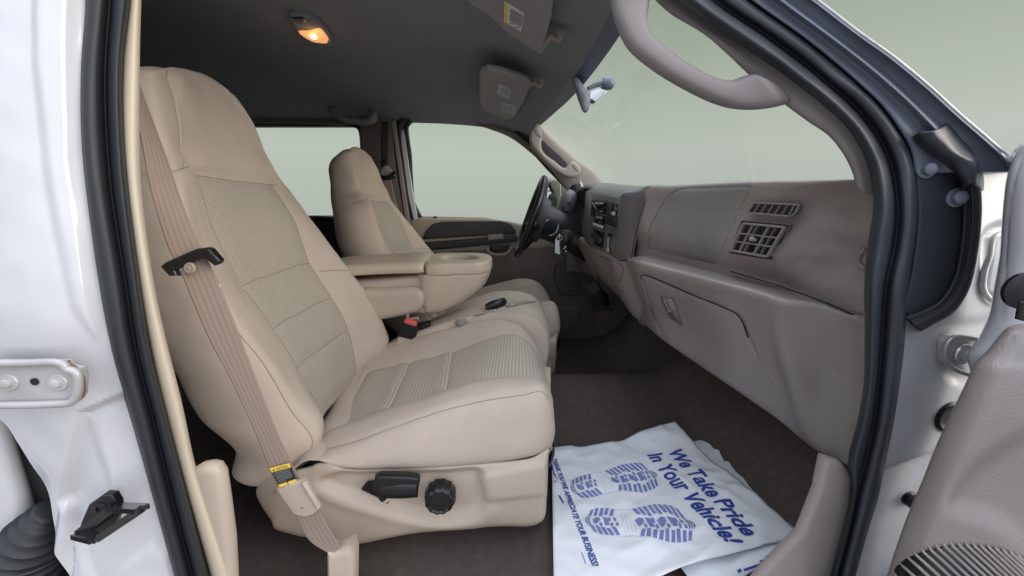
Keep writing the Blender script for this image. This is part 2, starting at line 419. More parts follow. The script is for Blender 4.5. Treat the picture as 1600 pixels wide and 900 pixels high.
# ---- floor, front wall, back wall
rows = []
for x, dz in ((-2.1, 0), (-1.2, 0), (-.6, 0), (-.2, .0), (.2, .0), (.50, .0), (.68, .02), (.80, .12), (.90, .34), (.96, .50)):
    row = []
    for y in (.47, .52, .6, .8, 1.0, 1.15, 1.32, 1.5, 1.65, 1.9, 2.14):
        hump = .13 * math.exp(-((y - 1.32) / .17) ** 4) * (1 if x > -.3 else .6)
        row.append((x, y, .665 + max(dz, 0) + hump * max(0, 1 - dz * 2) - (.03 if y < .5 else 0)))
    rows.append(row)
G = wrinkle(loft(rows, 8, 6), .006, 5)
o = grid_obj('cab_floor', G, 'carpet', None, thick=.02); o['kind'] = 'structure'
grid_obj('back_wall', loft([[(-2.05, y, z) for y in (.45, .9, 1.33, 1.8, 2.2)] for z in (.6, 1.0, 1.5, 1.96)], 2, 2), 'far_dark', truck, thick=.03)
grid_obj('near_light_block', loft([[(x, .60 + .06 * max(0, z - 1.35) / .5, z) for x in (-2.1, -1.5, -1.0, -.66)] for z in (.6, 1.0, 1.4, 1.9)], 2, 2), 'far_dark', truck, thick=.02)  # unseen panel, added to keep daylight out of the cab's rear
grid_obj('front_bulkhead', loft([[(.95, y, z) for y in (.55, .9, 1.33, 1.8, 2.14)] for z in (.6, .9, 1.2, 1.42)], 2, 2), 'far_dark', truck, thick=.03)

# ---- far side of the cab
yplate('far_pillar_trim', [[(562, 140), (612, 140), (614, 200), (620, 270), (634, 345), (652, 440), (652, 640), (562, 640), (562, 440)]], 2.075, .06, .012, 'far_trim', truck)
yplate('pillar_edge', [[(611, 190), (617, 186), (641, 350), (634, 352)]], 2.07, .03, .004, 'trim', truck)
# ---- far front door
dd = thing('driver_door', 'far front door with dark handle panel, closed behind the steering wheel', 'vehicle door', P(760, 450, 2.12))
gb = [(636, 196), (643, 189), (660, 188), (734, 191), (762, 197), (790, 206), (812, 219), (838, 239), (864, 262), (900, 296), (912, 352), (815, 350), (757, 340), (655, 338), (646, 316), (640, 240)]
yplate('window_frame', [[(614, 365), (608, 215), (614, 190), (632, 180), (750, 182), (790, 192), (850, 232), (925, 292), (930, 365)], gb], 2.115, .05, .006, 'door_beige', dd)
st = [P(a, b, 2.112) for a, b in gb[:11]]
tube('window_seal', [P(657, 340, 2.108), P(646, 316, 2.108), P(640, 240, 2.108)] + [P(a, b, 2.108) for a, b in [(635, 200), (643, 187), (662, 185), (734, 187), (770, 192), (812, 212), (838, 233)]], .011, 'rubber', dd, sm=5)
tube('frame_seal', [P(648, 352, 2.095), P(636, 300, 2.095), P(626, 220, 2.095), P(626, 195, 2.095), P(636, 183, 2.095), P(660, 180, 2.095), P(750, 182, 2.095), P(790, 191, 2.095), P(832, 218, 2.095)], .017, 'rubber', dd, sm=5)
ribbon('white_edge', [P(a, b, 2.10) for a, b in [(626, 205), (636, 280), (644, 350)]], [P(a, b, 2.10) for a, b in [(632, 203), (643, 280), (655, 350)]], .02, 'paint', dd)
tube('upper_trim', [P(745, 194, 2.10), P(770, 199, 2.10), P(800, 211, 2.10), P(836, 238, 2.10), P(868, 268, 2.1)], [.006, .014, .016, .017, .017], 'far_trim', dd)
yplate('pane', [gb], 2.135, .006, .001, 'glass', dd)
yplate('door_panel', [[(640, 350), (643, 343), (655, 341), (757, 342), (796, 346), (822, 353), (900, 352), (935, 400), (935, 480), (925, 600), (610, 600), (610, 400), (642, 392)]], 2.075, .05, .012, 'door_beige', dd)
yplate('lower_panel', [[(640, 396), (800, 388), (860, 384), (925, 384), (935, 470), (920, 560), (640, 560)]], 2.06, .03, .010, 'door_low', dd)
yplate('handle_panel', [[(660, 374), (666, 360), (676, 350), (690, 346), (782, 345), (798, 349), (806, 360), (806, 366), (740, 369)]], 2.062, .03, .008, 'charcoal', dd)
yplate('armrest_panel', [[(659, 379), (740, 373), (808, 368), (810, 378), (760, 383), (700, 389), (668, 391), (661, 386)]], 2.055, .04, .010, 'charcoal', dd)
yplate('switch_panel', [[(762, 367), (786, 365), (787, 373), (763, 375)]], 2.052, .01, .003, 'trim', dd)
lk = tube('door_pull', [P(762, 385, 2.05), P(764, 394, 2.045), P(775, 398, 2.045), P(792, 396, 2.045), P(799, 385, 2.05)], .008, 'door_beige', dd)
yplate('pull_recess', [[(764, 384), (797, 382), (793, 393), (775, 395), (766, 392)]], 2.056, .01, .003, 'black', dd)
tube('lock_knob', [P(680, 345, 2.10), P(680, 338, 2.10)], .010, 'black', dd, sm=1)
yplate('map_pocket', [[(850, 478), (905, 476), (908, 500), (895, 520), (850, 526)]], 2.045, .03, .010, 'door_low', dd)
sg = [(870, 414), (880, 412), (890, 414), (901, 431), (908, 450), (905, 461), (890, 463), (877, 461), (869, 446), (866, 428)]
sp = yplate('speaker_cover', [sg], 2.044, .02, .005, 'charcoal', dd, sm=4)
bm = bmesh.new()
for k in range(15):
    yy = 415 + k * 3.2; xs = [x for x in range(860, 912) if inside(np.array([[x, yy]], float), sg)[0]]
    if len(xs) > 3: bar(bm, P(xs[0], yy, 2.042), P(xs[-1], yy, 2.042), .006, .0055)
o = bm_link('grille_bars', bm, 'door_low', sp); o['kind'] = 'stuff'
yplate('kick_panel', [[(925, 430), (1180, 430), (1180, 700), (915, 700)]], 2.068, .04, .01, 'door_low', truck)
# ---- far rear door
rd = thing('rear_door', 'far rear door with its wide window behind the front seats', 'vehicle door', P(450, 450, 2.14))
rg = smooth2([(300, 197), (420, 196), (552, 197), (560, 203), (566, 250), (567, 322), (558, 337), (490, 337), (300, 338)], 4)
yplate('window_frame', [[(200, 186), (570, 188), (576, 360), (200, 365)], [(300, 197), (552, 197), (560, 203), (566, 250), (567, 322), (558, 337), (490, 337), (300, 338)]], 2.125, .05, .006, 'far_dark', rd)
tube('window_seal', [P(a, b, 2.118) for a, b in [(380, 193), (480, 194), (552, 195), (562, 201), (567, 250), (569, 322), (560, 339), (490, 340), (420, 341)]], .012, 'rubber', rd, sm=5)
tube('upper_trim', [P(390, 189, 2.11), P(480, 190, 2.11), P(560, 191, 2.11)], .014, 'far_trim', rd)
yplate('pane', [[(296, 193), (570, 193), (570, 341), (296, 341)]], 2.145, .006, .001, 'glass', rd)
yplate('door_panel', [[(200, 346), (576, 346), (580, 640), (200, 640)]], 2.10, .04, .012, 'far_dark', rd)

# ---- far windscreen pillar
fp = [[P(262 + 0, 0, 2.0)] for _ in range(0)]
stn = [((822, 186), (826, 176), (834, 178), (838, 186)), ((826, 214), (836, 200), (848, 200), (856, 208)), ((845, 246), (858, 230), (872, 224), (880, 230)),
       ((872, 278), (886, 258), (900, 248), (908, 256)), ((888, 300), (908, 280), (930, 270), (942, 288)), ((900, 330), (920, 310), (948, 295), (962, 310))]
ctrl = [[P(*r[0], 2.11), P(*r[0], 2.085), P(*r[1], 2.06), P(*r[2], 2.06), P(*r[3], 2.10), P(r[3][0], r[3][1], 2.14), P(r[0][0], r[0][1], 2.16)] for r in stn]
grid_obj('windscreen_pillar_trim', loft(ctrl, 6, 4, True), 'trim', truck, closed=True, caps=True)
tube('pillar_seal', [P(825, 212, 2.10), P(834, 236, 2.10), P(850, 256, 2.10), P(870, 277, 2.10), P(892, 300, 2.10)], .010, 'rubber', truck)

# ---- near front pillar: trim, seal and outer pillar
def ycol(py, base):       # the door opening leans in above the belt line
    return base
tr_in = [(975, -60), (1036, 10), (1112, 61), (1190, 132), (1227, 161), (1262, 187), (1297, 212), (1319, 240), (1333, 268), (1338, 290)]
tr_out = [(1000, -60), (1050, -12), (1150, 64), (1210, 104), (1245, 130), (1284, 162), (1322, 197), (1345, 232), (1358, 262), (1364, 310)]
ypil = [.66, .64, .60, .58, .57, .56, .555, .55, .55, .55]
ctrl = []
for a, b, y in zip(tr_in, tr_out, ypil):
    a = np.array(a, float); b = np.array(b, float)
    m1 = ((a[0] * .7 + b[0] * .3), (a[1] * .7 + b[1] * .3)); m2 = ((a[0] * .25 + b[0] * .75), (a[1] * .25 + b[1] * .75))
    ctrl.append([P(*a, y + .03), P(*a, y - .002), P(*m1, y - .008), P(*m2, y - .010), P(*(b + np.array((10, -6.))), y - .010), P(*(b + np.array((12, -8.))), y + .03)])
grid_obj('pillar_trim', loft(ctrl, 8, 5), 'pillar_trim', truck)
# seal: two soft ribs all along the opening
def seal(name, st, y, rib=.018, sub=10, m='rubber'):
    c = []
    for (a, g, b), yy in zip(st, y):
        a, g, b = [np.array(q, float) for q in (a, g, b)]
        c.append([P(*a, yy + .05), P(*a, yy + .012), P(*(a * .6 + g * .4), yy - rib * .55), P(*(a * .25 + g * .75), yy - rib * .4), P(*g, yy + .006),
                  P(*(g * .7 + b * .3), yy - rib * .7), P(*(g * .3 + b * .7), yy - rib), P(*b, yy + .004), P(*b, yy + .05)])
    return grid_obj(name, loft(c, sub, 5), m, truck)
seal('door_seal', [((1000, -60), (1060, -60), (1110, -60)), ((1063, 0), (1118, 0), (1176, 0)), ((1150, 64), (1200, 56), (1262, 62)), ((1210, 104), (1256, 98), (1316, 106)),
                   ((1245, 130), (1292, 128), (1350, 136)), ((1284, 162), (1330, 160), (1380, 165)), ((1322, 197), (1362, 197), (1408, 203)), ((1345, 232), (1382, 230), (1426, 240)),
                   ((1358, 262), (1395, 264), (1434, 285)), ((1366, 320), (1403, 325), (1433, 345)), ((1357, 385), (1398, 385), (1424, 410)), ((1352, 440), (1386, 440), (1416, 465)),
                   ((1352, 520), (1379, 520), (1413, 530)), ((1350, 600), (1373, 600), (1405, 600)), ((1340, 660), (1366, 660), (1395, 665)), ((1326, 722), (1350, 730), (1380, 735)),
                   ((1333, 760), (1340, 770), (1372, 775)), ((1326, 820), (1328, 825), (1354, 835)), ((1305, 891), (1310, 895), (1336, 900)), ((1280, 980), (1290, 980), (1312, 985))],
     [.60, .58, .56, .55, .54, .535, .53, .525, .52, .51, .505] + [.50] * 9, m='seal_hazed')
po_in = [(1110, -60), (1176, 0), (1262, 62), (1316, 106), (1350, 136), (1380, 165), (1408, 203), (1426, 236), (1432, 270)]
po_out = [(1190, -60), (1272, 0), (1345, 56), (1393, 90), (1450, 137), (1497, 180), (1547, 223), (1573, 247), (1590, 268)]
c = []
for a, b, y in zip(po_in, po_out, [.57, .55, .53, .52, .51, .505, .50, .50, .50]):
    a = np.array(a, float); b = np.array(b, float)
    c.append([P(*a, y + .03), P(*a, y + .01), P(*(a * .7 + b * .3), y + .006), P(*(a * .55 + b * .45), y - .006), P(*(a * .42 + b * .58), y + .006), P(*(a * .12 + b * .88), y - .004), P(*(a * .04 + b * .96), y - .012), P(*b, y), P(*b, y + .06)])
grid_obj('windscreen_pillar', loft(c, 8, 6), 'black_hazed', truck)
tube('pillar_moulding', [P(a[0] + 1, a[1] - 2, y + .005) for a, y in zip(po_out[:8], [.57, .55, .53, .52, .51, .505, .50, .50])], .0022, 'hinge_metal', truck)

# ---- near hinge pillar: white painted metal
cols = [1385, 1415, 1445, 1480, 1520, 1560, 1600, 1660]
rows = []
for py in (225, 255, 300, 335, 400, 480, 560, 640, 720, 800, 880, 980):
    sh = np.interp(py, [230, 330, 480, 600, 700, 800, 900, 980], [22, 22, 10, 0, -18, -46, -78, -105])
    rows.append([P(cx + sh, max(py, 225 if k < 3 else (268 if k < 6 else 272)) if py < 300 else py, .525 + .035 * max(0, (k - 3) / 4)) for k, cx in enumerate(cols)])
G = loft(rows, 14, 8)
G = emboss(G, smooth2([(1545, 360), (1610, 350), (1610, 480), (1558, 476), (1540, 440)], 4), .012, 5)
G = emboss(G, smooth2([(1470, 520), (1620, 505), (1620, 600), (1490, 596), (1466, 560)], 4), .006, 8)
G = emboss(G, [(1320, 760), (1475, 705), (1475, 990), (1250, 990)], .012, 7)
G = wrinkle(G, .0015, 14)
grid_obj('hinge_pillar', G, 'paint_worn_shaded', truck)
lathe('body_plug', P(1480, 650, .529), (0, -1, .05), [(.027, -.01), (.028, .006), (.024, .009), (.020, .006), (.010, .006), (.001, .007)], 'black', truck)
o = lathe('rubber_stop', P(1418, 777, .538), (-.1, -1, .05), [(.013, -.01), (.014, .004), (.009, .007), (.009, .009), (.0135, .011), (.0125, .018), (.001, .020)], 'black', truck)
# hinge brackets
hg = thing('door_hinge', 'lower steel door hinge with big bolt on the white front pillar', 'hinge', P(1515, 555, .50), 'hinges of the open front door')
plate_o = P(1515, 555, .512)
yplate('hinge_leaf', [[(1474, 533), (1484, 525), (1515, 526), (1560, 538), (1560, 592), (1510, 588), (1486, 576), (1474, 562)]], .515, .010, .002, 'paint_worn_shaded', hg)
tube('raised_edge', [P(1560, 540, .508), P(1515, 528, .508), P(1490, 527, .508), P(1480, 536, .508), P(1477, 556, .508), P(1488, 574, .508), P(1512, 585, .508), P(1540, 588, .508)], .0035, 'hinge_metal', hg)
lathe('bolt', P(1503, 553, .513), (.25, -1, .05), [(.014, -.004), (.015, .002), (.011, .004), (.009, .005), (.0085, .018), (.006, .020), (.0005, .020)], 'hinge_metal', hg, n=6)
lathe('washer', P(1503, 553, .513), (.1, -1, .05), [(.013, 0), (.017, .002), (.016, .004), (.001, .0045)], 'hinge_metal', hg, n=30)
hg2 = thing('door_hinge', 'upper door hinge stamped into the white front pillar above the bolt', 'hinge', P(1560, 420, .53), 'hinges of the open front door')
tube('raised_edge', [P(1600, 366, .535), P(1562, 366, .53), P(1551, 374, .53), P(1546, 400, .53), P(1538, 425, .53), P(1536, 450, .53), P(1546, 466, .53), P(1566, 476, .53), P(1600, 480, .535)], .004, 'hinge_metal', hg2)
yplate('hinge_leaf', [[(1556, 372), (1600, 370), (1600, 472), (1564, 470), (1545, 452), (1552, 410)]], .545, .008, .002, 'paint_worn_shaded', hg2)

# ---- black cover between pillar and wing
fc = thing('wing_cover', 'black plastic cover with a rubber lip between door seal and white pillar', 'cover', P(1470, 400, .51))
yplate('cover_panel', [[(1437, 238), (1470, 262), (1500, 292), (1506, 330), (1500, 400), (1490, 446), (1465, 472), (1432, 492), (1416, 490), (1428, 420), (1437, 340)]], .510, .012, .003, 'cover_black', fc, sm=3)
c = []
for (ia, ib), (oa, ob) in zip([(1498, 282), (1502, 330), (1498, 385), (1488, 432), (1468, 466), (1440, 483), (1414, 492)], [(1532, 284), (1534, 330), (1528, 392), (1514, 452), (1490, 488), (1456, 508), (1438, 518)]):
    a = np.array((ia, ib), float); b = np.array((oa, ob), float)
    c.append([P(*a, .515), P(*(a * .85 + b * .15), .502), P(*(a * .55 + b * .45), .500), P(*(a * .45 + b * .55), .494), P(*(a * .1 + b * .9), .496), P(*b, .502), P(*b, .530)])
grid_obj('rubber_lip', loft(c, 10, 5), 'rubber', fc, thick=.004)
c = []
for r in [[(1424, 218), (1437, 208), (1456, 205), (1474, 198), (1480, 189)], [(1432, 234), (1448, 222), (1468, 218), (1488, 212), (1500, 210)], [(1462, 254), (1470, 242), (1488, 238), (1508, 234), (1521, 232)],
          [(1486, 278), (1494, 262), (1510, 256), (1526, 258), (1534, 266)], [(1500, 300), (1508, 292), (1518, 288), (1530, 292), (1537, 298)]]:
    c.append([P(*p, .508 - .022 * math.sin(math.pi * k / 4) + (.02 if k in (0, 4) else 0)) for k, p in enumerate(r)])
G = wrinkle(loft(c, 10, 10), .0035, 30)
grid_obj('rubber_flap', G, 'cover_black', fc, thick=.004)
for a, b, r in ((1447, 265, .0085), (1494, 309, .0095)):
    lathe('bolt', P(a, b, .508), (-.2, -1, .1), [(r * 1.4, -.002), (r * 1.4, .001), (r, .002), (r * .95, .008), (r * .6, .010), (.0005, .010)], 'black_hazed', fc, n=20)

# ---- open front door at the right edge
pd = thing('passenger_door', 'open front door at right, beige grey trim over white metal', 'vehicle door', P(1500, 800, .40))
# white inner shell, seen past the trim edge
c = []
edge = [(1606, 222), (1586, 272), (1579, 320), (1573, 400), (1563, 455), (1553, 500), (1536, 535), (1522, 556), (1508, 590), (1470, 690), (1420, 810), (1392, 900), (1370, 970)]
for k, (a, b) in enumerate(edge):
    a += 7 if b < 560 else 24
    c.append([P(a + 8, b, .50), P(a, b, .462), P(a + 6, b + 1, .445), P(a + 26, b + 4, .43), P(a + 60, b + 8, .42), P(a + 130, b + 14, .40)]); c[-1] += [c[-1][-1] + np.array((.12, -.14, 0)), c[-1][-1] + np.array((.25, -.60, 0))]
G = loft(c, 8, 6)
G = groove(G, [(1612, 250), (1598, 300), (1590, 380), (1585, 460), (1578, 500)], .0015, 2)
grid_obj('door_shell', G, 'paint', pd, thick=.01)
c = []
tedge = [(1608, 504), (1592, 506), (1574, 512), (1560, 526), (1540, 550), (1524, 566), (1513, 590), (1496, 628), (1466, 692), (1440, 752), (1415, 810), (1398, 860), (1385, 903), (1360, 980)]
for k, (a, b) in enumerate(tedge):
    f = k / (len(tedge) - 1); q = np.interp(b, [500, 700, 900, 980], [20, 10, 0, 0])
    c.append([P(a + 3, b + 2, .455), P(a, b, .425), P(a + 4, b + 3, .414), P(a + 40, b + 10, .402 - .02 * f), P(a + 120, b + 18, .385 - .03 * f), P(a + 260, b + 20, .355 - .05 * f)]); c[-1] += [c[-1][-1] + np.array((.05, -.15, 0)), c[-1][-1] + np.array((.16, -.60, 0))]
G = loft(c, 12, 10)
G = emboss(G, smooth2([(1490, 790), (1520, 740), (1700, 640), (1800, 640), (1800, 830), (1640, 900), (1600, 850), (1555, 815)], 5), .010, 22)
G = wrinkle(G, .0015, 8)
trim_o = grid_obj('trim_panel', G, 'dash', pd, thick=.006)
MT['door_trim'] = None
lathe('round_plug', P(1604, 455, .385), (-.25, -1, .05), [(.0215, -.004), (.022, .001), (.018, .003), (.006, .0035), (.0005, .0035)], 'gloss_black', pd)
ribbon('plug_strap', [P(1590, 470, .385), P(1585, 498, .385)], [P(1614, 470, .385), P(1606, 504, .385)], .004, 'gloss_black', pd)
# speaker grille: dark basket with raised slanting ribs, laid on the curved trim
def on_grid(G, px, py, lift=0.):
    g = G.reshape(-1, 3); k = np.argpartition(np.sum((pix(g) - (px, py)) ** 2, -1), 4)[:4]; d = ray(px, py)
    w_ = 1 / (np.linalg.norm(pix(g[k]) - (px, py), axis=-1) + .5); t = np.sum(np.linalg.norm(g[k] - O, axis=-1) * w_) / w_.sum() / np.linalg.norm(d)
    return O + d * (t - lift / np.linalg.norm(d))
top_ = lambda x: float(np.interp(x, [1390, 1402, 1420, 1448, 1480, 1515, 1550, 1580, 1610, 1640, 1680], [905, 886, 870, 859, 853, 852, 856, 864, 877, 892, 920]))
GT = G; bm = bmesh.new(); xs = np.arange(1392, 1681, 12.)
va = [bm.verts.new(on_grid(GT, x, top_(x), .0015)) for x in xs]; vb = [bm.verts.new(on_grid(GT, x, 940, .0015)) for x in xs]; vc = [bm.verts.new(on_grid(GT, x, 985, .0015)) for x in xs]
for a, b in ((va, vb), (vb, vc)):
    for k in range(len(xs) - 1): bm.faces.new((a[k], a[k + 1], b[k + 1], b[k]))
gc = bm_link('speaker_grille', bm, 'black', pd); gc.modifiers.new('t', 'SOLIDIFY').thickness = .002
for k in range(-3, 21):
    x = 1396 + 11.5 * k
    if k < 0: q = [(1380 + (k + 3) * 3 , 930 - (k + 3) * 9)] * 2
    y_ = top_(x) if k >= 0 else 930 - (k + 3) * 8
    x = x if k >= 0 else 1384 + (k + 3) * 3
    pts = [on_grid(GT, x - 3, y_ - 5, .000), on_grid(GT, x + 1, y_ + 1, .0035)] + [on_grid(GT, x + 1 + q, y_ + 1 + q * .92, .004) for q in (14, 30, 50, 75)]
    tube('rib', pts, [.0008, .0019, .0021, .0022, .0022, .0022], 'dash', gc, n=8, sm=3)
tube('speaker_wire', [P(1590, 262, .50), P(1584, 254, .50), P(1583, 246, .50), P(1588, 236, .50), P(1600, 228, .49), P(1625, 222, .49)], .0028, 'paint_worn_shaded', pd)
tube('edge_clip', [P(1562, 240, .497), P(1572, 250, .492), P(1582, 258, .492)], [.002, .004, .002], 'metal', truck)

# ---- near middle pillar at left
bl = [(122, -40), (129, 0), (122, 100), (125, 240), (150, 440), (172, 545), (203, 650), (238, 775), (272, 900), (296, 990)]
bg_ = [(176, -40), (172, 0), (164, 125), (172, 280), (196, 440), (212, 545), (238, 650), (268, 775), (300, 900), (322, 990)]
br = [(206, -40), (205, 0), (194, 100), (197, 250), (220, 440), (236, 545), (262, 650), (294, 775), (327, 900), (350, 990)]
ty = [.56, .555, .54, .52, .505, .50, .50, .50, .50, .50]
seal('rear_door_seal', list(zip(br, bg_, bl)), ty)
tro = [(222, -40), (220, 0), (217, 100), (219, 280), (240, 445), (258, 530), (283, 630), (305, 730), (332, 815), (360, 900), (385, 990)]
tri = [(204, -40), (203, 0), (192, 100), (195, 250), (218, 440), (236, 545), (262, 655), (290, 760), (311, 835), (331, 905), (352, 990)]
c = []
for a, b, y in zip(tri, tro, [.57, .565, .55, .53, .515, .51, .51, .51, .51, .51, .51]):
    a = np.array(a, float); b = np.array(b, float); c.append([P(*a, y + .02), P(*(a * .9 + b * .1), y), P(*(a * .3 + b * .7), y + .002), P(*b, y + .010), P(*b, y + .035), P(b[0] - 10, b[1], y + .12)])
grid_obj('middle_pillar_trim', loft(c, 8, 5), 'cream', truck)
yplate('sill_trim', [[(296, 738), (308, 731), (322, 729), (336, 732), (345, 745), (352, 790), (360, 850), (363, 900), (366, 990), (340, 990), (320, 860)]], .515, .025, .012, 'vinyl', truck)
# white outer pillar
cols = np.linspace(0, 1, 12); rows = []
for py, left in ((-40, -130), (60, -135), (180, -140), (300, -130), (420, -120), (520, -110), (600, -100), (655, -2), (690, 26), (730, 50), (765, 72), (810, 82), (860, 92), (910, 99), (980, 108)):
    right = np.interp(py, [p[1] for p in bl], [p[0] for p in bl]) + 34
    y0 = np.interp(py, [-40, 100, 250, 440, 980], [.56, .545, .525, .51, .505])
    rows.append([P(left + (right - left) * t, py, y0 - .040 * math.sin(math.pi * min(1, (1 - t) * .9)) ** .8 * (1 if py < 600 else .55) + (.015 if t > .99 else 0)) for t in cols])
G = loft(rows, 12, 8)
G = emboss(G, [(122, 648), (160, 632), (270, 585), (400, 990), (95, 990), (100, 800), (92, 782)], .014, 5)
G = emboss(G, [(140, 650), (168, 640), (190, 760), (180, 770)], -.004, 12)
G = emboss(G, [(100, 790), (128, 840), (150, 910), (120, 990), (60, 990)], -.006, 8)
G = emboss(G, [(236, 850), (262, 868), (290, 990), (180, 990), (170, 905)], -.005, 6)
G = emboss(G, [(60, -80), (118, -80), (112, 80), (116, 250), (142, 440), (150, 520), (120, 480), (80, 300), (60, 100)], -.008, 14)
G = wrinkle(wrinkle(G, .002, 7), .0012, 25)
grid_obj('middle_pillar', G, 'paint', truck)
# rear hinge leaf on it
hp = thing('striker_plate', 'worn steel plate with two bolts on the white pillar at left', 'plate', P(60, 600, .45))
yplate('leaf', [[(-60, 567), (98, 566), (104, 574), (120, 578), (125, 590), (123, 620), (114, 632), (90, 634), (-60, 636)]], .452, .012, .002, 'plate_paint', hp)
tube('raised_edge', [P(-60, 568, .447), P(40, 567, .447), P(98, 568, .447), P(104, 576, .447), P(119, 582, .447), P(123, 595, .447), P(121, 615, .447), P(112, 628, .447), P(90, 631, .447), P(-60, 634, .447)], .0045, 'plate_paint', hp, sm=4)
for a in (15, 92):
    lathe('bolt', P(a, 597, .452), (.1, -1, .05), [(.0105, -.002), (.0105, .002), (.0095, .003), (.006, .003), (.0055, .006), (.004, .007), (.0005, .007)], 'plate_paint', hp, n=28)
lathe('hole', P(55, 596, .452), (0, -1, 0), [(.0045, -.002), (.0046, .0012), (.0005, .0012)], 'black', hp, n=20)
for pts, r in (([(106, 568), (116, 574), (128, 590), (129, 620)], .0022), ([(60, 565), (108, 565)], .0016)):
    tube('rust_stain', [P(a, b, .455) for a, b in pts], r, 'rust', hp, n=8, flat=1)
# black check bracket
ck = thing('striker_bracket', 'black metal bracket standing out from the white pillar at lower left', 'bracket', P(165, 810, .48))
yplate('base_plate', [[(121, 832), (126, 815), (137, 790), (160, 774), (174, 775), (182, 788), (184, 802), (176, 825), (146, 852), (122, 842)]], .462, .012, .003, 'black', ck)
lathe('bolt', P(158, 794, .462), (.1, -1, .05), [(.009, -.002), (.009, .002), (.0045, .003), (.004, .001), (.0005, .001)], 'gloss_black', ck, n=24)
A0, A1, B0, B1 = P(122, 835, .458), P(178, 792, .458), P(152, 842, .425), P(222, 795, .410)
bm = bmesh.new()
bar(bm, A0, A1, .012, .004, (0, -1, .3)); bar(bm, A1 + np.array((-.002, 0, 0)), B1, .014, .006, (0, .2, 1)); bar(bm, A0, B0, .014, .006, (0, .2, 1)); bar(bm, B0, B1, .009, .009, (0, 0, 1), .002)
bm_link('loop', bm, 'gloss_black', ck)
# rear door edge and its wiring boot
nd = thing('rear_door', 'white edge of the rear door beside the pillar at lower left', 'vehicle door', P(0, 800, .50))
nd.name = 'rear_door'
c = []
for r in [[(-120, 600), (-40, 620), (-8, 640), (2, 660), (0, 690)], [(-120, 700), (-30, 700), (10, 712), (22, 730), (14, 745)], [(-120, 780), (-20, 778), (28, 780), (42, 790), (34, 800)], [(-120, 840), (-20, 832), (36, 826), (56, 830), (46, 840)], [(-120, 900), (-20, 890), (20, 874), (40, 862), (36, 870)], [(-120, 960), (-40, 930), (-10, 905), (6, 890), (4, 900)]]:
    c.append([P(*p, .56 + (.05 if k == 4 else .02 if k == 3 else 0)) for k, p in enumerate(r)])
grid_obj('door_shell', loft(c, 8, 8), 'paint', nd, thick=.01)
grid_obj('jamb', loft([[P(a, b, .60) for a in (-160, 0, 60, 140)] for b in (560, 700, 850, 1000)], 3, 3), 'far_dark', nd, thick=.01)
grid_obj('outer_skin', loft([[(x, .47 + .03 * max(0, z - 1.35), z) for x in (-1.95, -1.6, -1.2, -.95)] for z in (.55, .8, 1.1, 1.36)], 4, 4), 'paint', nd, thick=.03)
grid_obj('window_glass', loft([[(x, .49 + .12 * (z - 1.36), z) for x in (-1.92, -1.5, -.98)] for z in (1.38, 1.6, 1.82)], 4, 4), 'gloss_black', nd, thick=.006)
wb = thing('wiring_boot', 'black ribbed rubber boot between white pillar and rear door', 'wiring boot', P(50, 850, .53))
cen = smooth2([(78, 796), (62, 822), (50, 850), (44, 882), (40, 930)], 8, False)
prof = []
bm = bmesh.new(); ringl = []
for k in range(len(cen) * 2 - 1):
    a = np.array(cen[k // 2]); b = np.array(cen[min(len(cen) - 1, k // 2 + k % 2)]); p = (a + b) / 2 if k % 2 else a
    i = min(k // 2, len(cen) - 2); d = np.array(cen[i + 1]) - np.array(cen[i]); d /= np.linalg.norm(d); nrm = np.array((-d[1], d[0]))
    rad = (16 + 26 * min(1, k / 30)) * (1.0 + .24 * math.sin(k * math.pi / 3.5))
    e1 = P(*(p + nrm * rad), .53) - P(*p, .53); e2 = np.array((0, np.linalg.norm(e1), 0)); cc = P(*p, .535)
    ringl.append([bm.verts.new(Vector(cc + e1 * math.cos(t) + e2 * math.sin(t))) for t in np.linspace(0, 2 * math.pi, 24, endpoint=False)])
for r0, r1 in zip(ringl, ringl[1:]):
    for j in range(24): bm.faces.new((r0[j], r0[(j + 1) % 24], r1[(j + 1) % 24], r1[j]))
bm.faces.new(ringl[0]); bm.faces.new(ringl[-1])
bm_link('bellows', bm, 'rubber', wb)
# door sill at the bottom of the opening
yplate('sill_cover', [[(1291, 716), (1318, 724), (1336, 744), (1332, 790), (1306, 890), (1290, 990), (1120, 990), (1194, 898), (1254, 836), (1280, 770)]], .515, .022, .010, 'dash', truck)

# ================================================================== dashboard
db = thing('dashboard', 'taupe dashboard with air vents, glove box and dark centre stack', 'dashboard', P(1150, 450, .95))
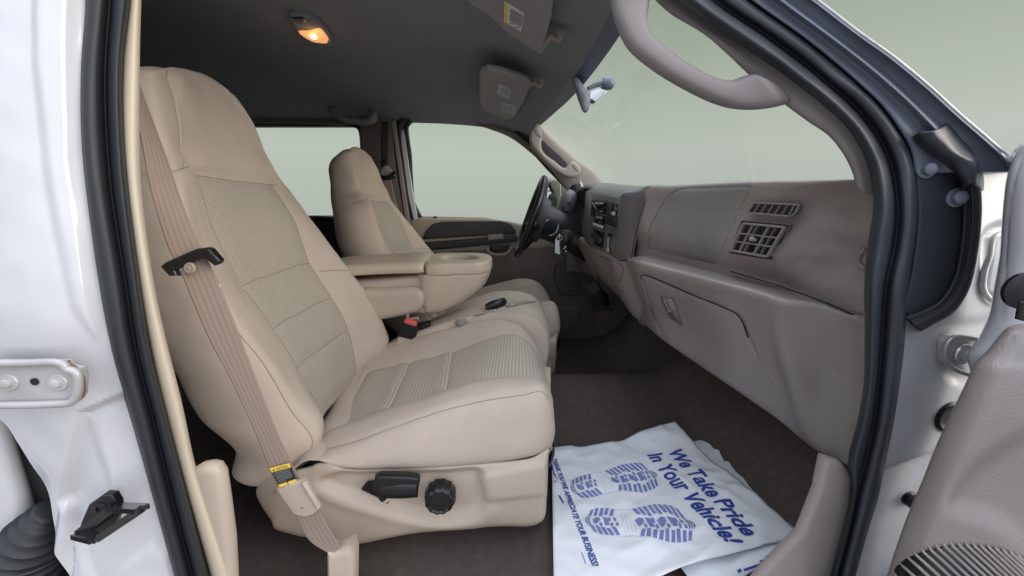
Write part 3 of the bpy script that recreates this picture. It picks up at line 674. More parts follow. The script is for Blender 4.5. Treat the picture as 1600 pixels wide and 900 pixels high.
# stations from the centre to the passenger's end: top edge, face, valley, padded ridge, lower face
stn = [
 (1.27, [(1003, 293), (996, 326), (984, 366), (980, 393), (975, 408), (978, 428), (992, 470), (1000, 506)]),
 (1.20, [(1012, 291), (1003, 325), (993, 365), (989, 394), (983, 409), (986, 430), (1000, 470), (1008, 508)]),
 (1.10, [(1045, 291), (1033, 325), (1018, 366), (1008, 396), (999, 411), (1000, 433), (1018, 485), (1034, 530)]),
 (.98,  [(1105, 288), (1095, 328), (1080, 380), (1070, 409), (1059, 426), (1056, 452), (1078, 515), (1095, 572)]),
 (.86,  [(1175, 285), (1170, 330), (1150, 392), (1138, 426), (1125, 442), (1120, 470), (1142, 545), (1166, 620)]),
 (.80,  [(1222, 284), (1220, 332), (1192, 398), (1186, 437), (1170, 453), (1164, 482), (1188, 570), (1212, 652)]),
 (.76,  [(1250, 284), (1252, 330), (1218, 402), (1218, 445), (1200, 462), (1192, 490), (1216, 588), (1248, 682)]),
 (.72,  [(1275, 283), (1280, 325), (1244, 405), (1250, 456), (1226, 470), (1220, 500), (1240, 605), (1272, 700)]),
 (.675, [(1308, 282), (1322, 318), (1290, 395), (1290, 470), (1284, 479), (1278, 515), (1290, 610), (1300, 712)]),
 (.635, [(1335, 281), (1356, 308), (1340, 400), (1330, 488), (1328, 496), (1330, 540), (1326, 640), (1318, 722)]),
 (.60,  [(1350, 282), (1372, 315), (1368, 410), (1364, 492), (1362, 500), (1364, 545), (1354, 645), (1334, 728)])]
ctrl = []
for y, pts in stn:
    q = [P(a, b, y) for a, b in pts]
    am = float(np.interp(y, [.62, .68, .72, .76, .80], [0, .15, .45, .95, 1.0]))
    def push(k, d): q[k] = q[k] + (q[k] - O) / np.linalg.norm(q[k] - O) * d
    push(3, .016 + .034 * am); push(4, -.032 * am); push(5, -.012 * am); push(2, .006 * am)
    # the padded ridge stands out towards the seats, its top face looks up
    t0 = q[0]
    top = [(t0[0] + .45 - (.1 if y < .7 else 0), y, t0[2] - .060), (t0[0] + .20, y, t0[2] - .010), (t0[0] + .030, y, t0[2] + .001)]
    b0 = q[-1]
    under = [(b0[0] + .03, y, b0[2] - .012), (b0[0] + .22, y, b0[2] + .02)]
    ctrl.append(top + q + under)
G = loft(ctrl, 16, 10)
lid = [(1010, 388), (1012, 370), (1018, 350), (1033, 322), (1046, 304), (1060, 296), (1080, 293.5), (1120, 291.5), (1172, 290), (1170, 298), (1151, 336), (1132, 378), (1122, 402), (1118, 412), (1080, 404)]
lid_s = lid
G = groove(G, lid + [lid[0]], .0026, 1.6)
glove = [(1001, 432), (1006, 430), (1070, 456), (1132, 481), (1150, 490), (1160, 503), (1171, 533), (1184, 558), (1198, 586), (1218, 620), (1240, 660), (1258, 690), (1200, 646), (1110, 583), (1060, 547), (1036, 525), (1018, 487)]
G = groove(G, glove[:8], .0045, 2.0)
G = groove(G, [(1001, 432), (1018, 487), (1036, 525)], .003, 1.8)
G = groove(G, [(990, 398), (1015, 397), (1070, 409), (1133, 425), (1206, 443), (1244, 455), (1290, 472), (1345, 496)], .0035, 2.2)
G = emboss(G, smooth2([(1228, 412), (1250, 380), (1268, 366), (1296, 362), (1330, 376), (1362, 384), (1420, 400), (1420, 440), (1320, 436), (1262, 432)], 5), .020, 17)
G = wrinkle(G, .0004, 9)
Q = pix((G[:-1, :-1] + G[1:, 1:]) / 2)
fm = np.ones(G.shape[:2], bool)[:-1, :-1]
jj = np.arange(G.shape[1] - 1)[None, :] * np.ones((G.shape[0] - 1, 1))
mlid = inside(Q, lid).reshape(fm.shape) & (jj > 25) & (jj < 85)
mgl = inside(Q, glove).reshape(fm.shape) & (jj > 60)
grid_obj('dash_body', G, 'dash', db, mask=~mlid & ~mgl)
grid_obj('airbag_cover', G, 'dash_lid', db, mask=mlid)
gbx = grid_obj('glove_box', G, 'dash', db, mask=mgl)
def on(px, py, lift=0.):
    """point of the dashboard surface that shows at a pixel (nearest grid point), lifted towards the cab"""
    k = np.argmin(np.sum((pix(G[:, 25:]) - (px, py)) ** 2, -1)); i, j = np.unravel_index(k, (G.shape[0], G.shape[1] - 25)); j += 25
    p = G[i, j]; d = ray(px, py); t = np.linalg.norm(p - O) / np.linalg.norm(d)
    return O + d * (t * (1 - lift / max(.1, t)))
def gapline(line, r, m, parent, lift=.0):
    pts = [on_grid(G[:, 25:], a, b, lift) for a, b in smooth2(line, 5, False)]
    tube('gap', pts, r, m, parent, n=6, sm=1)
gapline(glove[:9], .0016, 'gap', gbx, .0005); gapline(glove[8:12], .0010, 'stack', gbx, .0012)
gapline([(1001, 432), (1004, 452), (1018, 487), (1036, 525), (1055, 546)], .0010, 'gap', gbx)
gapline([(1118, 412), (1080, 404), (1040, 396), (1010, 390), (1009, 376), (1018, 350), (1033, 322), (1046, 304), (1060, 296), (1082, 293.5), (1120, 291.5), (1170, 290.5)], .0008, 'stack', db)
gapline([(1171, 292), (1161, 315), (1151, 336), (1138, 364), (1124, 396)], .0010, 'trim', db)  # paler line, a painted highlight along the cover's right edge
gapline([(1141, 424), (1206, 443), (1244, 456), (1290, 473), (1345, 497)], .0014, 'gap', db)
# latch of the glove box: recess with a raised rim and pull
tube('latch_rim', [on(1028, 462, .004), on(1036, 482, .004), on(1043, 496, .004), on(1056, 506, .004), on(1072, 515, .004)], .0022, 'dash', gbx, n=8)
ft = [on(1031, 462, .002), on(1050, 468, .002), on(1066, 510, .002), on(1047, 497, .002)]
bm = bmesh.new(); bm.faces.new([bm.verts.new(v) for v in ft]); lr = bm_link('latch_recess', bm, 'dash_lid', gbx); lr.modifiers.new('t', 'SOLIDIFY').thickness = .002
tube('latch_pull', [on(1043, 488, .006), on(1049, 484, .008), on(1056, 486, .006)], [.003, .005, .003], 'dash', gbx, n=10)
tube('latch_edge', [on(1037, 466, .004), on(1043, 480, .004), on(1046, 488, .004)], .0025, 'dash', gbx, n=8)
# side vents on the passenger's end
def frame(name, cs, wd, m, parent, dep=.010):
    n = len(cs); bm = bmesh.new()
    for k in range(n): bar(bm, cs[k], cs[(k + 1) % n], wd, dep, nrm, .0012)
    return bm_link(name, bm, m, parent)
def mix(a, b, t): return np.array(a) * (1 - t) + np.array(b) * t
def quad(cs, s, t): return mix(mix(cs[0], cs[1], s), mix(cs[3], cs[2], s), t)
def backing(name, cs, m, parent, push):
    bm = bmesh.new(); n = Vector(nrm); f = [bm.verts.new(Vector(c) - n * push) for c in cs]; b = [bm.verts.new(Vector(c) - n * (push + .008)) for c in cs]
    bm.faces.new(f); bm.faces.new(b[::-1])
    for k in range(len(cs)): bm.faces.new((f[k], b[k], b[(k + 1) % len(cs)], f[(k + 1) % len(cs)]))
    return bm_link(name, bm, m, parent, smooth=False)
base = [on(1170, 316), on(1252, 319), on(1206, 403), on(1142, 396)]
nrm = Vector(np.cross(base[1] - base[0], base[3] - base[0])).normalized()
if nrm.dot(Vector(O - base[0])) < 0: nrm = -nrm
pc = Vector(sum(base) / 4)
def vp(px, py, lift=0.):
    d = Vector(ray(px, py)); t = (pc + nrm * lift - Vector(O)).dot(nrm) / d.dot(nrm); return np.array(Vector(O) + d * t)
sv = yv = None
def vent_top():
    cs = [vp(1179, 317, .013), vp(1250, 320, .013), vp(1243, 334, .013), vp(1236, 338, .013), vp(1169, 332, .013)]
    bm = bmesh.new()
    v = thing('air_vent', 'narrow slanted air vent with upright slats above the larger square vent', 'air vent', cs[0], 'air vents at the passenger end of the dashboard')
    backing('recess', cs, 'charcoal', v, .003)
    frame('frame', cs, .0035, 'dash', v)
    for k in range(6):
        t = (k + .8) / 6.4; bar_obj('slat', [(vp(1179 + 70 * t, 317 + 3 * t, .013), vp(1169 + 71 * t, 332 + 5 * t, .013), .0022, .008)], 'dash', v, nrm)
    return v
def vent_square():
    cs = [vp(1163, 349, .019), vp(1227, 355, .019), vp(1200, 401, .019), vp(1143, 391, .019)]
    v = thing('air_vent', 'square air vent with crossed slats and a small thumb tab, half turned', 'air vent', cs[0], 'air vents at the passenger end of the dashboard')
    hs = [vp(1159, 344, .009), vp(1236, 351, .009), vp(1208, 407, .009), vp(1139, 396, .009)]
    backing('recess', hs, 'charcoal', v, .000)
    frame('bezel', hs, .002, 'dash', v, .004)
    frame('frame', cs, .0048, 'dash', v, .012)
    for t in (.36, .66): bar_obj('slat', [(quad(cs, 0, t), quad(cs, 1, t), .0032, .009)], 'dash', v, nrm, .001)
    for s in (.22, .34, .62, .78): bar_obj('vane', [(quad(cs, s, .03) - np.array(nrm) * .006, quad(cs, s, .97) - np.array(nrm) * .006, .0022 if s in (.34, .78) else .005, .013)], 'dash_lid', v, nrm, .0008)
    backing('damper', [quad(cs, .36, .05), quad(cs, .97, .05), quad(cs, .97, .95), quad(cs, .36, .95)], 'stack', v, .010)
    tube('tab', [quad(cs, .36, .47) + np.array(nrm) * .004, quad(cs, .44, .49) + np.array(nrm) * .009, quad(cs, .54, .53) + np.array(nrm) * .004], [.003, .006, .003], 'dash', v, n=12)
    return v
for v in (vent_top(), vent_square()):
    # vents are built into the dashboard: fold them in as parts
    v.parent = db; v.matrix_parent_inverse = Matrix.Translation(-db.location)
    for k in ('category', 'group'): del v[k]
tube('end_cap', [on(1352, 388, .0), on(1343, 398, .002), on(1342, 410, .002), on(1350, 420, .0)], .004, 'trim', db)

# ---- centre stack
TL, TR, BL, BR = P(924, 306, 1.53), P(970, 313, 1.27), P(919, 381, 1.52), P(962, 405, 1.27)
c = []
for (y, xo, up) in ((1.70, .04, 0.0), (1.60, .015, .004), (1.53, .0, .006), (1.40, .0, .008), (1.30, .0, .008)):
    t = (y - TL[1]) / (TR[1] - TL[1]); a = TL + (TR - TL) * t; b = BL + (BR - BL) * t; a[1] = b[1] = y; a[0] += xo; b[0] += xo
    c.append([(a[0] + .40, y, a[2] + .0), (a[0] + .14, y, a[2] + .042), (a[0] + .07, y, a[2] + .040), (a[0] + .028, y, a[2] + .028), (a[0] + .004, y, a[2] + .010), tuple(a), tuple(a * .5 + b * .5), tuple(b), (b[0] + .02, y, b[2] - .012), (b[0] + .1, y, b[2] - .02)])
for (y, pts) in ((1.255, [(1010, 291), (985, 298), (974, 304), (971, 318), (968, 360), (964, 404)]), (1.215, [(1013, 290), (1003, 296), (996, 306), (992, 325), (982, 368), (977, 406)]), (1.19, [(1014, 291), (1012, 298), (1009, 310), (1004, 330), (996, 368), (991, 407)])):
    q = [P(*p, y) for p in pts]; a = q[2]; b = q[-1]
    c.append([(a[0] + .35, y, q[0][2] - .03), tuple(q[0] + np.array((.06, 0, .002))), tuple(q[0]), tuple(q[1]), tuple(q[2]), tuple(q[3]), tuple(q[4]), tuple(q[5]), (b[0] + .02, y, b[2] - .012), (b[0] + .1, y, b[2] - .02)])
Gs = loft(c, 10, 8)
cs_o = grid_obj('centre_stack', Gs, 'stack', db)
FC = [TL, TR, BR, BL]
nrm = Vector(np.cross(TR - TL, BL - TL)).normalized()
if nrm.dot(Vector(O - TL)) < 0: nrm = -nrm
def fq(s, t, l=.0): return quad(FC, s, t) + np.array(nrm) * l
def panel(name, s0, t0, s1, t1, m, lift, parent):
    return backing(name, [fq(s0, t0, lift), fq(s1, t0, lift), fq(s1, t1, lift), fq(s0, t1, lift)], m, parent, 0)
vn = panel('stack_vent', .05, .06, .20, .40, 'gloss_black', .003, db)
for k in range(4): bar_obj('slat', [(fq(.05, .10 + .09 * k, .006), fq(.20, .10 + .09 * k, .006), .004, .004)], 'charcoal', vn, nrm)
vn = panel('stack_vent', .64, .06, .95, .46, 'gloss_black', .003, db)
for t in (.10, .20, .30, .40): bar_obj('slat', [(fq(.64, t, .006), fq(.95, t, .006), .005, .005)], 'charcoal', vn, nrm)
bar_obj('slat', [(fq(.80, .06, .005), fq(.80, .46, .005), .004, .004)], 'charcoal', vn, nrm)
tube('tab', [fq(.80, .24, .006), fq(.92, .23, .012)], [.004, .007], 'metal', vn, sm=1)
cb = panel('cup_holder', .24, .05, .60, .30, 'gloss_black', .004, db)
tube('arm', [fq(.26, .22, .012), fq(.36, .14, .03), fq(.42, .20, .03), (fq(.44, .26, .012))], .007, 'black', cb)
bar_obj('chrome_edge', [(fq(.30, .12, .014), fq(.58, .10, .014), .006, .004), (fq(.38, .27, .014), fq(.58, .24, .014), .005, .004)], 'metal', cb, nrm)
rdo = panel('radio', .22, .33, .58, .56, 'gloss_black', .005, db)
bar_obj('display', [(fq(.30, .38, .008), fq(.54, .37, .008), .012, .003)], 'label_grey', rdo, nrm)
for s in (.30, .50): lathe('knob', fq(s, .46, .006), nrm, [(.008, 0), (.008, .008), (.0005, .008)], 'charcoal', rdo, n=16)
for k in range(5): bar_obj('button', [(fq(.22 + .075 * k, .53, .008), fq(.275 + .075 * k, .53, .008), .010, .006)], 'label_white', rdo, nrm)
cl = panel('climate_panel', .22, .63, .60, .93, 'gloss_black', .004, db)
bar_obj('trim_line', [(fq(.22, .60, .005), fq(.60, .62, .005), .004, .004)], 'metal', cl, nrm)
for s, t in ((.28, .75), (.40, .78), (.52, .80)): lathe('knob', fq(s, t, .004), nrm, [(.012, 0), (.011, .014), (.0005, .014)], 'charcoal', cl, n=18)
sl_ = panel('switch_slot', .74, .60, .86, .92, 'gloss_black', .004, db)
bar_obj('lever', [(fq(.79, .66, .008), fq(.80, .86, .008), .006, .006)], 'metal', sl_, nrm)
lathe('knob', fq(.80, .90, .006), nrm, [(.010, 0), (.008, .008), (.0005, .008)], 'label_grey', sl_, n=16)
# lower centre panel with ash tray
c = []
for y, pts in ((1.66, [(905, 372), (906, 385), (912, 400), (924, 425), (944, 446), (962, 452)]), (1.52, [(921, 382), (920, 390), (925, 405), (938, 432), (956, 452), (974, 462)]), (1.38, [(942, 393), (940, 401), (944, 415), (956, 444), (974, 472), (990, 480)]),
               (1.26, [(964, 404), (962, 414), (966, 430), (976, 460), (990, 494), (1008, 502)]), (1.20, [(985, 404), (985, 418), (990, 438), (998, 468), (1008, 498), (1018, 508)]), (1.17, [(990, 402), (992, 420), (998, 440), (1008, 474), (1020, 508), (1036, 528)])):
    q = [P(*p, y) for p in pts]; c.append([q[0] + np.array((.10, 0, 0))] + q + [q[-1] + np.array((.2, 0, .04))])
Gl = loft(c, 10, 8)
Gl = groove(Gl, [(936, 399), (970, 414), (974, 422), (968, 442), (940, 424), (936, 399)], .003, 1.5)
Gl = emboss(Gl, smooth2([(940, 408), (950, 406), (956, 424), (944, 420)], 4), .006, 3)
lp_ = grid_obj('lower_panel', Gl, 'dash', db)
tube('gap', [on_grid(Gl, a, b, .0004) for a, b in [(936, 400), (952, 406), (970, 414), (974, 420), (971, 432), (968, 442)]], .0010, 'gap', lp_, n=6)
tube('gap', [on_grid(Gl, a, b, .0004) for a, b in [(936, 400), (940, 424), (952, 434), (968, 442)]], .0007, 'stack', lp_, n=6)
# cluster hood and dash to the far side
c = []
for y, x, z in ((1.55, .445, 1.46), (1.64, .45, 1.515), (1.76, .45, 1.527), (1.88, .45, 1.520), (1.97, .44, 1.49), (2.06, .47, 1.46)):
    c.append([(x + .45, y, z - .09), (x + .22, y, z - .02), (x + .10, y, z + .004), (x + .02, y, z), (x, y, z - .016), (x + .03, y, z - .035), (x + .12, y, z - .10), (x + .13, y, z - .19), (x + .02, y, z - .24), (x + .05, y, z - .38), (x + .2, y, z - .42)])
grid_obj('instrument_hood', loft(c, 8, 6), 'stack', db)
bm = bmesh.new(); bar(bm, (.62, 1.56, 1.26), (.62, 2.07, 1.26), .26, .36, bev=.03); bm_link('dash_end', bm, 'stack', db)
tube('stack_gap', [Gs[-1, 0] * 0 + P(*q, 1.187) for q in [(1014, 292), (1009, 310), (1003, 330), (993, 368), (986, 404)]],   .0010, 'gap', db, n=6)
tube('stack_gap', [P(986, 407, 1.185), P(966, 407, 1.25), P(954, 400, 1.34), P(930, 387, 1.46)], .0016, 'gap', db, n=6)
pod = tube('corner_pod', [P(880, 345, 1.93), P(884, 325, 1.92), P(890, 310, 1.93), P(897, 306, 1.97)], [.035, .045, .045, .03], 'stack', db, n=24)
nrm = Vector((-.85, -.5, .1)).normalized()
ve = backing('driver_vent', [P(881, 317, 1.84), P(889, 315, 1.82), P(887, 331, 1.82), P(879, 332, 1.84)], 'gloss_black', db, 0)
for k in range(4): bar_obj('slat', [(P(881, 319 + 3.4 * k, 1.835), P(889, 317.5 + 3.4 * k, 1.815), .006, .004)], 'label_grey', ve, nrm)
yplate('dash_side', [[(882, 318), (888, 312), (905, 300), (930, 300), (940, 430), (885, 425)]], 2.0, .05, .01, 'stack', db)
# dark works under the dash
bm = bmesh.new()
bar(bm, P(918, 452, 1.72), P(958, 440, 1.68), .03, .05, bev=.004); bar(bm, P(935, 440, 1.7), P(948, 478, 1.66), .03, .02, bev=.003); bar(bm, P(925, 470, 1.75), P(960, 468, 1.7), .05, .10, bev=.005)
bm_link('pedal_bracket', bm, 'black', db)
bar_obj('bright_rod', [(P(930, 446, 1.62), P(938, 452, 1.62), .005, .005)], 'metal', db)
# small box clipped at the far corner
bx = thing('toll_tag', 'small grey and white box clipped at the foot of the far windscreen pillar', 'box', P(903, 290, 1.98))
bar_obj('case', [(P(895, 287, 2.0), P(908, 285, 1.98), .03, .035)], 'label_grey', bx, bev=.003)
bar_obj('face', [(P(907, 285, 1.965), P(911, 296, 1.965), .012, .012)], 'label_white', bx, bev=.002)
lathe('knob', P(899, 297, 1.93), (-.2, -1, 0), [(.03, -.02), (.028, .01), (.0005, .02)], 'black', bx, n=20)

# ================================================================== steering wheel
sw = thing('steering_wheel', 'black steering wheel seen edge on, with column, stalk and ignition lock', 'steering wheel', P(870, 360, 1.75))
T_, B_ = P(850, 279, 1.76), P(808, 397, 1.76); C_ = (T_ + B_) / 2; e2 = (T_ - B_) / 2; rad = np.linalg.norm(e2); e2u = e2 / rad; e1 = np.array((0, 1., 0)); kx = np.cross(e2u, e1); e1 = rad * (e1 * math.cos(R(3.2)) + kx * math.sin(R(3.2)))
if abs(np.dot(np.cross(e1, e2), ray(829, 338))) > abs(np.dot(np.cross(np.array((0, rad, 0)), e2), ray(829, 338))): e1 = rad * (np.array((0, 1., 0)) * math.cos(R(3.2)) - kx * math.sin(R(3.2)))
ax = np.cross(e1, e2); ax /= np.linalg.norm(ax); ax = ax if ax[0] > 0 else -ax        # away from the driver
n_ = 40
tube('rim', [C_ + e1 * math.cos(t) + e2 * math.sin(t) for t in np.linspace(0, 2 * math.pi, n_, endpoint=False)], .0145, 'black', sw, n=14, sm=2, closed=True)
lathe('hub', C_ + ax * .035, -ax, [(.10, -.03), (.105, 0), (.095, .020), (.06, .030), (.0005, .033)], 'charcoal', sw)
for t, r in ((-.25, .02), (math.pi + .25, .02), (-1.1, .016), (math.pi + 1.1, .016)):
    d = e1 * math.cos(t) + e2 * math.sin(t); tube('spoke', [C_ + ax * .035 + d * .40, C_ + ax * .026 + d * .7, C_ + d * .97], [.026, r, .013], 'black', sw, n=12, flat=.6)
c0 = C_ + ax * .03
tube('column', [c0, c0 + ax * .08, c0 + ax * .16 + np.array((0, 0, -.015)), c0 + ax * .30 + np.array((.02, 0, -.05))], [.085, .076, .072, .08], 'black', sw, n=28)
tube('stalk', [c0 + ax * .10 + np.array((0, -.05, .02)), c0 + ax * .08 + np.array((-.01, -.14, -.03)), c0 + ax * .06 + np.array((-.03, -.19, -.05))], [.009, .010, .014], 'black', sw)
tube('hub_edge', [P(836, 363, 1.70), P(846, 350, 1.68), P(858, 343, 1.68)], [.003, .006, .003], 'metal', sw)
ig = P(877, 370, 1.60)
lathe('ignition_lock', ig, (-.6, -.8, .05), [(.030, -.06), (.030, 0), (.022, .006), (.006, .008), (.0005, .008)], 'charcoal', sw, n=24)
ky = thing('car_key', 'key hanging from the ignition lock with a white tag on its ring', 'key', P(874, 368, 1.57))
tube('key', [P(877, 370, 1.58), P(874, 369, 1.56)], [.004, .012], 'metal', ky, sm=1, flat=.3)
tube('ring', [P(874, 372, 1.56) + np.array((.011 * math.cos(t), 0, .011 * math.sin(t))) for t in np.linspace(0, 6.28, 16, endpoint=False)], .0018, 'metal', ky, n=8, sm=2, closed=True)
yplate('tag', [[(868, 373), (874, 376), (875.5, 398), (867, 395)]], 1.56, .003, .001, 'tag', ky)
tube('spare_key', [P(875, 378, 1.555), P(878, 390, 1.55), P(880, 400, 1.55)], [.004, .006, .003], 'gloss_black', ky, flat=.4)
for a, b in ((881, 389), (884, 393), (883, 386)): lathe('bead', P(a, b, 1.55), (0, -1, 0), [(.002, 0), (.0045, .003), (.0005, .008)], 'metal', ky, n=12)

# ================================================================== door mirror outside the far window
sm_ = thing('side_mirror', 'black outside mirror seen through the far door window beyond the wheel', 'mirror', P(866, 305, 2.35))
mir = [(857, 286), (862, 281), (872, 281), (876, 284), (876, 330), (870, 328), (853, 322)]
yplate('housing', [[(852, 284), (860, 278), (876, 280), (892, 294), (892, 325), (878, 336), (850, 326)]], 2.36, .10, .02, 'stack', sm_)
yplate('mirror_glass', [mir], 2.35, .006, .001, 'mirror', sm_)

# ================================================================== front seats
def make_seat():
    st = thing('front_seat', 'beige cloth passenger seat nearest the open door, lever and round knob on its base', 'car seat', (-.12, .97, .66), 'front bucket seats')
    stn = [ # inboard crest, insert inboard, insert outboard, outboard crest, side seam
     [(580, 566, 1.20), (557, 592, 1.10), (503, 652, .86), (496, 706, .775), (470, 730, .74)],
     [(606, 540, 1.21), (558, 574, 1.10), (499, 634, .86), (505, 664, .775), (489, 692, .735)],
     [(599, 505, 1.21), (547, 517, 1.10), (469, 575, .86), (474, 612, .785), (454, 640, .735)],
     [(576, 460, 1.21), (520, 465, 1.10), (430, 514, .86), (429, 548, .79), (412, 568, .735)],
     [(535, 409, 1.20), (486, 410, 1.10), (383, 446, .86), (377, 475, .79), (362, 505, .735)],
     [(487, 344, 1.195), (462, 346, 1.10), (340, 365, .86), (327, 388, .79), (308, 410, .735)],
     [(447, 291, 1.18), (428, 288, 1.10), (310, 274, .86), (298, 286, .80), (276, 300, .745)],
     [(428, 266, 1.12), (416, 258, 1.09), (293, 250, .87), (286, 242, .85), (262, 240, .80)],
     [(412, 236, 1.11), (400, 228, 1.085), (290, 205, .88), (282, 208, .86), (252, 205, .80)],
     [(394, 190, 1.09), (378, 178, 1.06), (288, 155, .89), (273, 154, .865), (242, 152, .81)],
     [(366, 150, 1.05), (348, 138, 1.03), (284, 122, .90), (262, 120, .87), (236, 122, .82)],
     [(335, 125, 1.03), (320, 117, 1.0), (284, 109, .92), (266, 107, .89), (244, 110, .84)]]
    ctrl = []
    for k, r in enumerate(stn):
        I, Ni, No, Oc, Sd = [P(*q) for q in r]
        mid = (Ni + No) / 2 + np.array((-.012, 0, 0)) if k < 11 else (Ni + No) / 2
        dpt = np.interp(k, [0, 2, 5, 6, 7, 9, 11], [.15, .19, .17, .15, .12, .10, .05]); lift = np.interp(k, [0, 11], [-.02, .0])
        yb = np.interp(k, [0, 6, 7, 11], [0, 0, .02, .05])
        ctrl.append([I, Ni, mid, No, Oc, Sd, Sd + np.array((-dpt * .45, -.028 if k < 7 else -.012, lift)), Sd + np.array((-dpt, .012, lift)),
                     np.array((Sd[0] - dpt - .03, (Sd[1] + I[1]) / 2, Sd[2] + lift)), np.array((Sd[0] - dpt, I[1] - .01 - yb * .2, Sd[2] + lift)), I + np.array((-dpt * .5, .025 if k < 7 else .012, 0))])
    last = np.array(ctrl[-1]); cen = last.mean(0)
    ctrl.append(list(cen + (last - cen) * .6 + np.array((0, 0, .008)))); ctrl.append(list(cen + (last - cen) * .05 + np.array((0, 0, .010))))
    first = np.array(ctrl[0]); cen = first.mean(0)
    ctrl.insert(0, list(cen + (first - cen) * .85 + np.array((.0, 0, -.012))))
    mu, mv = 12, 9; G = loft(ctrl, mu, mv, True)
    def dent(G, i, js, d, wd=1.0):
        N = normals(G, True)
        for o in range(-3, 4):
            if 0 <= i + o < G.shape[0]: G[i + o, js] -= N[i + o, js] * SG * d * math.exp(-(o / wd) ** 2)
        return G
    N = normals(G, True); cc = G.mean(1, keepdims=True); SG = np.sign(np.sum(N * (G - cc)))
    def dentv(G, j, i0, i1, d, wd=1.0):
        N = normals(G, True)
        for o in range(-3, 4): G[i0:i1, (j + o) % G.shape[1]] -= N[i0:i1, (j + o) % G.shape[1]] * SG * d * math.exp(-(o / wd) ** 2)
        return G
    jn = 1 * mv; jo = 3 * mv; js = 5 * mv; jc = 4 * mv
    row = lambda k: (k + 1) * mu
    for k in (2, 3, 4): G = dent(G, row(k), slice(jn, jo + 1), .0045, 1.1)
    G = dent(G, row(6), slice(jn - 3, jo + 2), .0045, 1.1); G = dent(G, row(7) - 6, slice(jo, jo + mv * 3), .003, 1.0)
    G = dent(G, row(4), slice(0, jn), .0025, 1.0)
    G = dentv(G, jn, row(0), row(6), .005, 1.1); G = dentv(G, jo, row(0), row(6), .005, 1.1)
    G = dentv(G, js, row(0), row(5), .0035, 1.0); G = dentv(G, jc, row(6) + 6, row(11), .003, 1.0); G = dentv(G, 1, row(6), row(11), .002, 1.0)
    G = wrinkle(G, .0026, 9, True, 3.); G = wrinkle(G, .0013, 28, True, 5.)
    ii, jj = np.meshgrid(np.arange(G.shape[0] - 1), np.arange(G.shape[1]), indexing='ij')
    ins = (ii >= row(0) + 3) & (ii < row(6)) & (jj >= jn) & (jj < jo)
    head = (ii >= row(6)) & ~((jj >= js - 2) & (ii < row(7) - 6)) & ~((jj >= jo) & (ii < row(7) - 6)) 
    br = grid_obj('backrest', G, 'cloth', st, True, ~ins & ~head)
    for a, b in ((0, 2), (2, 3), (3, 4), (4, 6)):
        lo = row(a) + (3 if a == 0 else 0)
        grid_obj('fabric_panel', G, 'insert', br, True, ins & (ii >= lo) & (ii < row(b)))
    grid_obj('headrest', G, 'cloth', st, True, head)
    def seam(G, idx, parent):
        N = normals(G, True)
        tube('seam', [G[i, j % G.shape[1]] - N[i, j % G.shape[1]] * SG * .0002 for i, j in idx], .0011, 'seam', parent, n=6, sm=1)
    for k in (2, 3, 4): seam(G, [(row(k), j) for j in range(jn, jo + 1)], br)
    seam(G, [(row(6), j) for j in range(jn - 2, jo + 1)], br)
    seam(G, [(row(4) - 3, j) for j in range(1, jn)], br)
    seam(G, [(i, jo) for i in range(row(0), row(6) + 1)], br); seam(G, [(i, jn) for i in range(row(0), row(6) + 1)], br)
    seam(G, [(i, js) for i in range(row(0), row(5))], br)
    seam(G, [(row(7) - 6, j) for j in range(jo + 3, jo + 3 * mv)] , br); seam(G, [(i, jc) for i in range(row(7) - 6, row(11))], br)
    # piping along the foot of the backrest
    tube('piping', [P(371, 738, .735), P(415, 738, .735), P(459, 726, .74), (P(486, 712, .755)), P(499, 703, .77)], .005, 'cloth', br)
    # ---- cushion
    stn = [
     [(520, 590, 1.2), (525, 610, 1.1), (455, 708, .86), (430, 745, .74), (430, 770, .70)],
     [(562, 556, 1.2), (572, 581, 1.1), (515, 669, .86), (490, 707, .74), (475, 718, .70)],
     [(640, 532, 1.2), (639, 566, 1.1), (607, 636, .86), (560, 687, .73), (538, 732, .70)],
     [(705, 513, 1.2), (707, 548, 1.1), (697, 607, .86), (672, 647, .73), (640, 730, .70)],
     [(768, 499, 1.195), (769, 527, 1.1), (758, 590, .86), (760, 625, .73), (740, 725, .70)],
     [(812, 509, 1.18), (806, 522, 1.1), (805, 587, .86), (814, 617, .735), (795, 719, .70)],
     [(835, 535, 1.17), (832, 540, 1.09), (842, 593, .86), (848, 612, .74), (836, 711, .705)],
     [(850, 572, 1.16), (848, 572, 1.09), (860, 612, .87), (863, 636, .755), (856, 704, .72)],
     [(858, 604, 1.16), (855, 606, 1.09), (864, 650, .87), (866, 672, .775), (862, 700, .74)],
     [(856, 630, 1.15), (850, 640, 1.09), (853, 690, .87), (852, 712, .80), (850, 712, .76)]]
    ctrl = []
    for k, r in enumerate(stn):
        I, Ni, No, Sd, Bo = [P(*q) for q in r]
        Oc = No * .45 + Sd * .55 + np.array((.0, 0, np.interp(k, [0, 1, 5, 7, 9], [.012, .016, .016, .006, 0])))
        mid = (Ni + No) / 2 + np.array((0, 0, -.006 if k < 8 else 0))
        sm1 = Sd * .5 + Bo * .5 + np.array((np.interp(k, [0, 7, 9], [0, .006, 0]), -.012 if k < 8 else 0, 0))
        Ii = np.array((I[0], I[1] + .012, I[2] - .04)); Ib = np.array((I[0], I[1] - .01, Bo[2]))
        ctrl.append([I, Ni, mid, No, Oc, Sd, sm1, Bo, (Bo + Ib) / 2 + np.array((0, 0, -.02)), Ib, Ii])
    ctrl = [list(np.array(ctrl[0]).mean(0) + (np.array(ctrl[0]) - np.array(ctrl[0]).mean(0)) * .1)] + ctrl
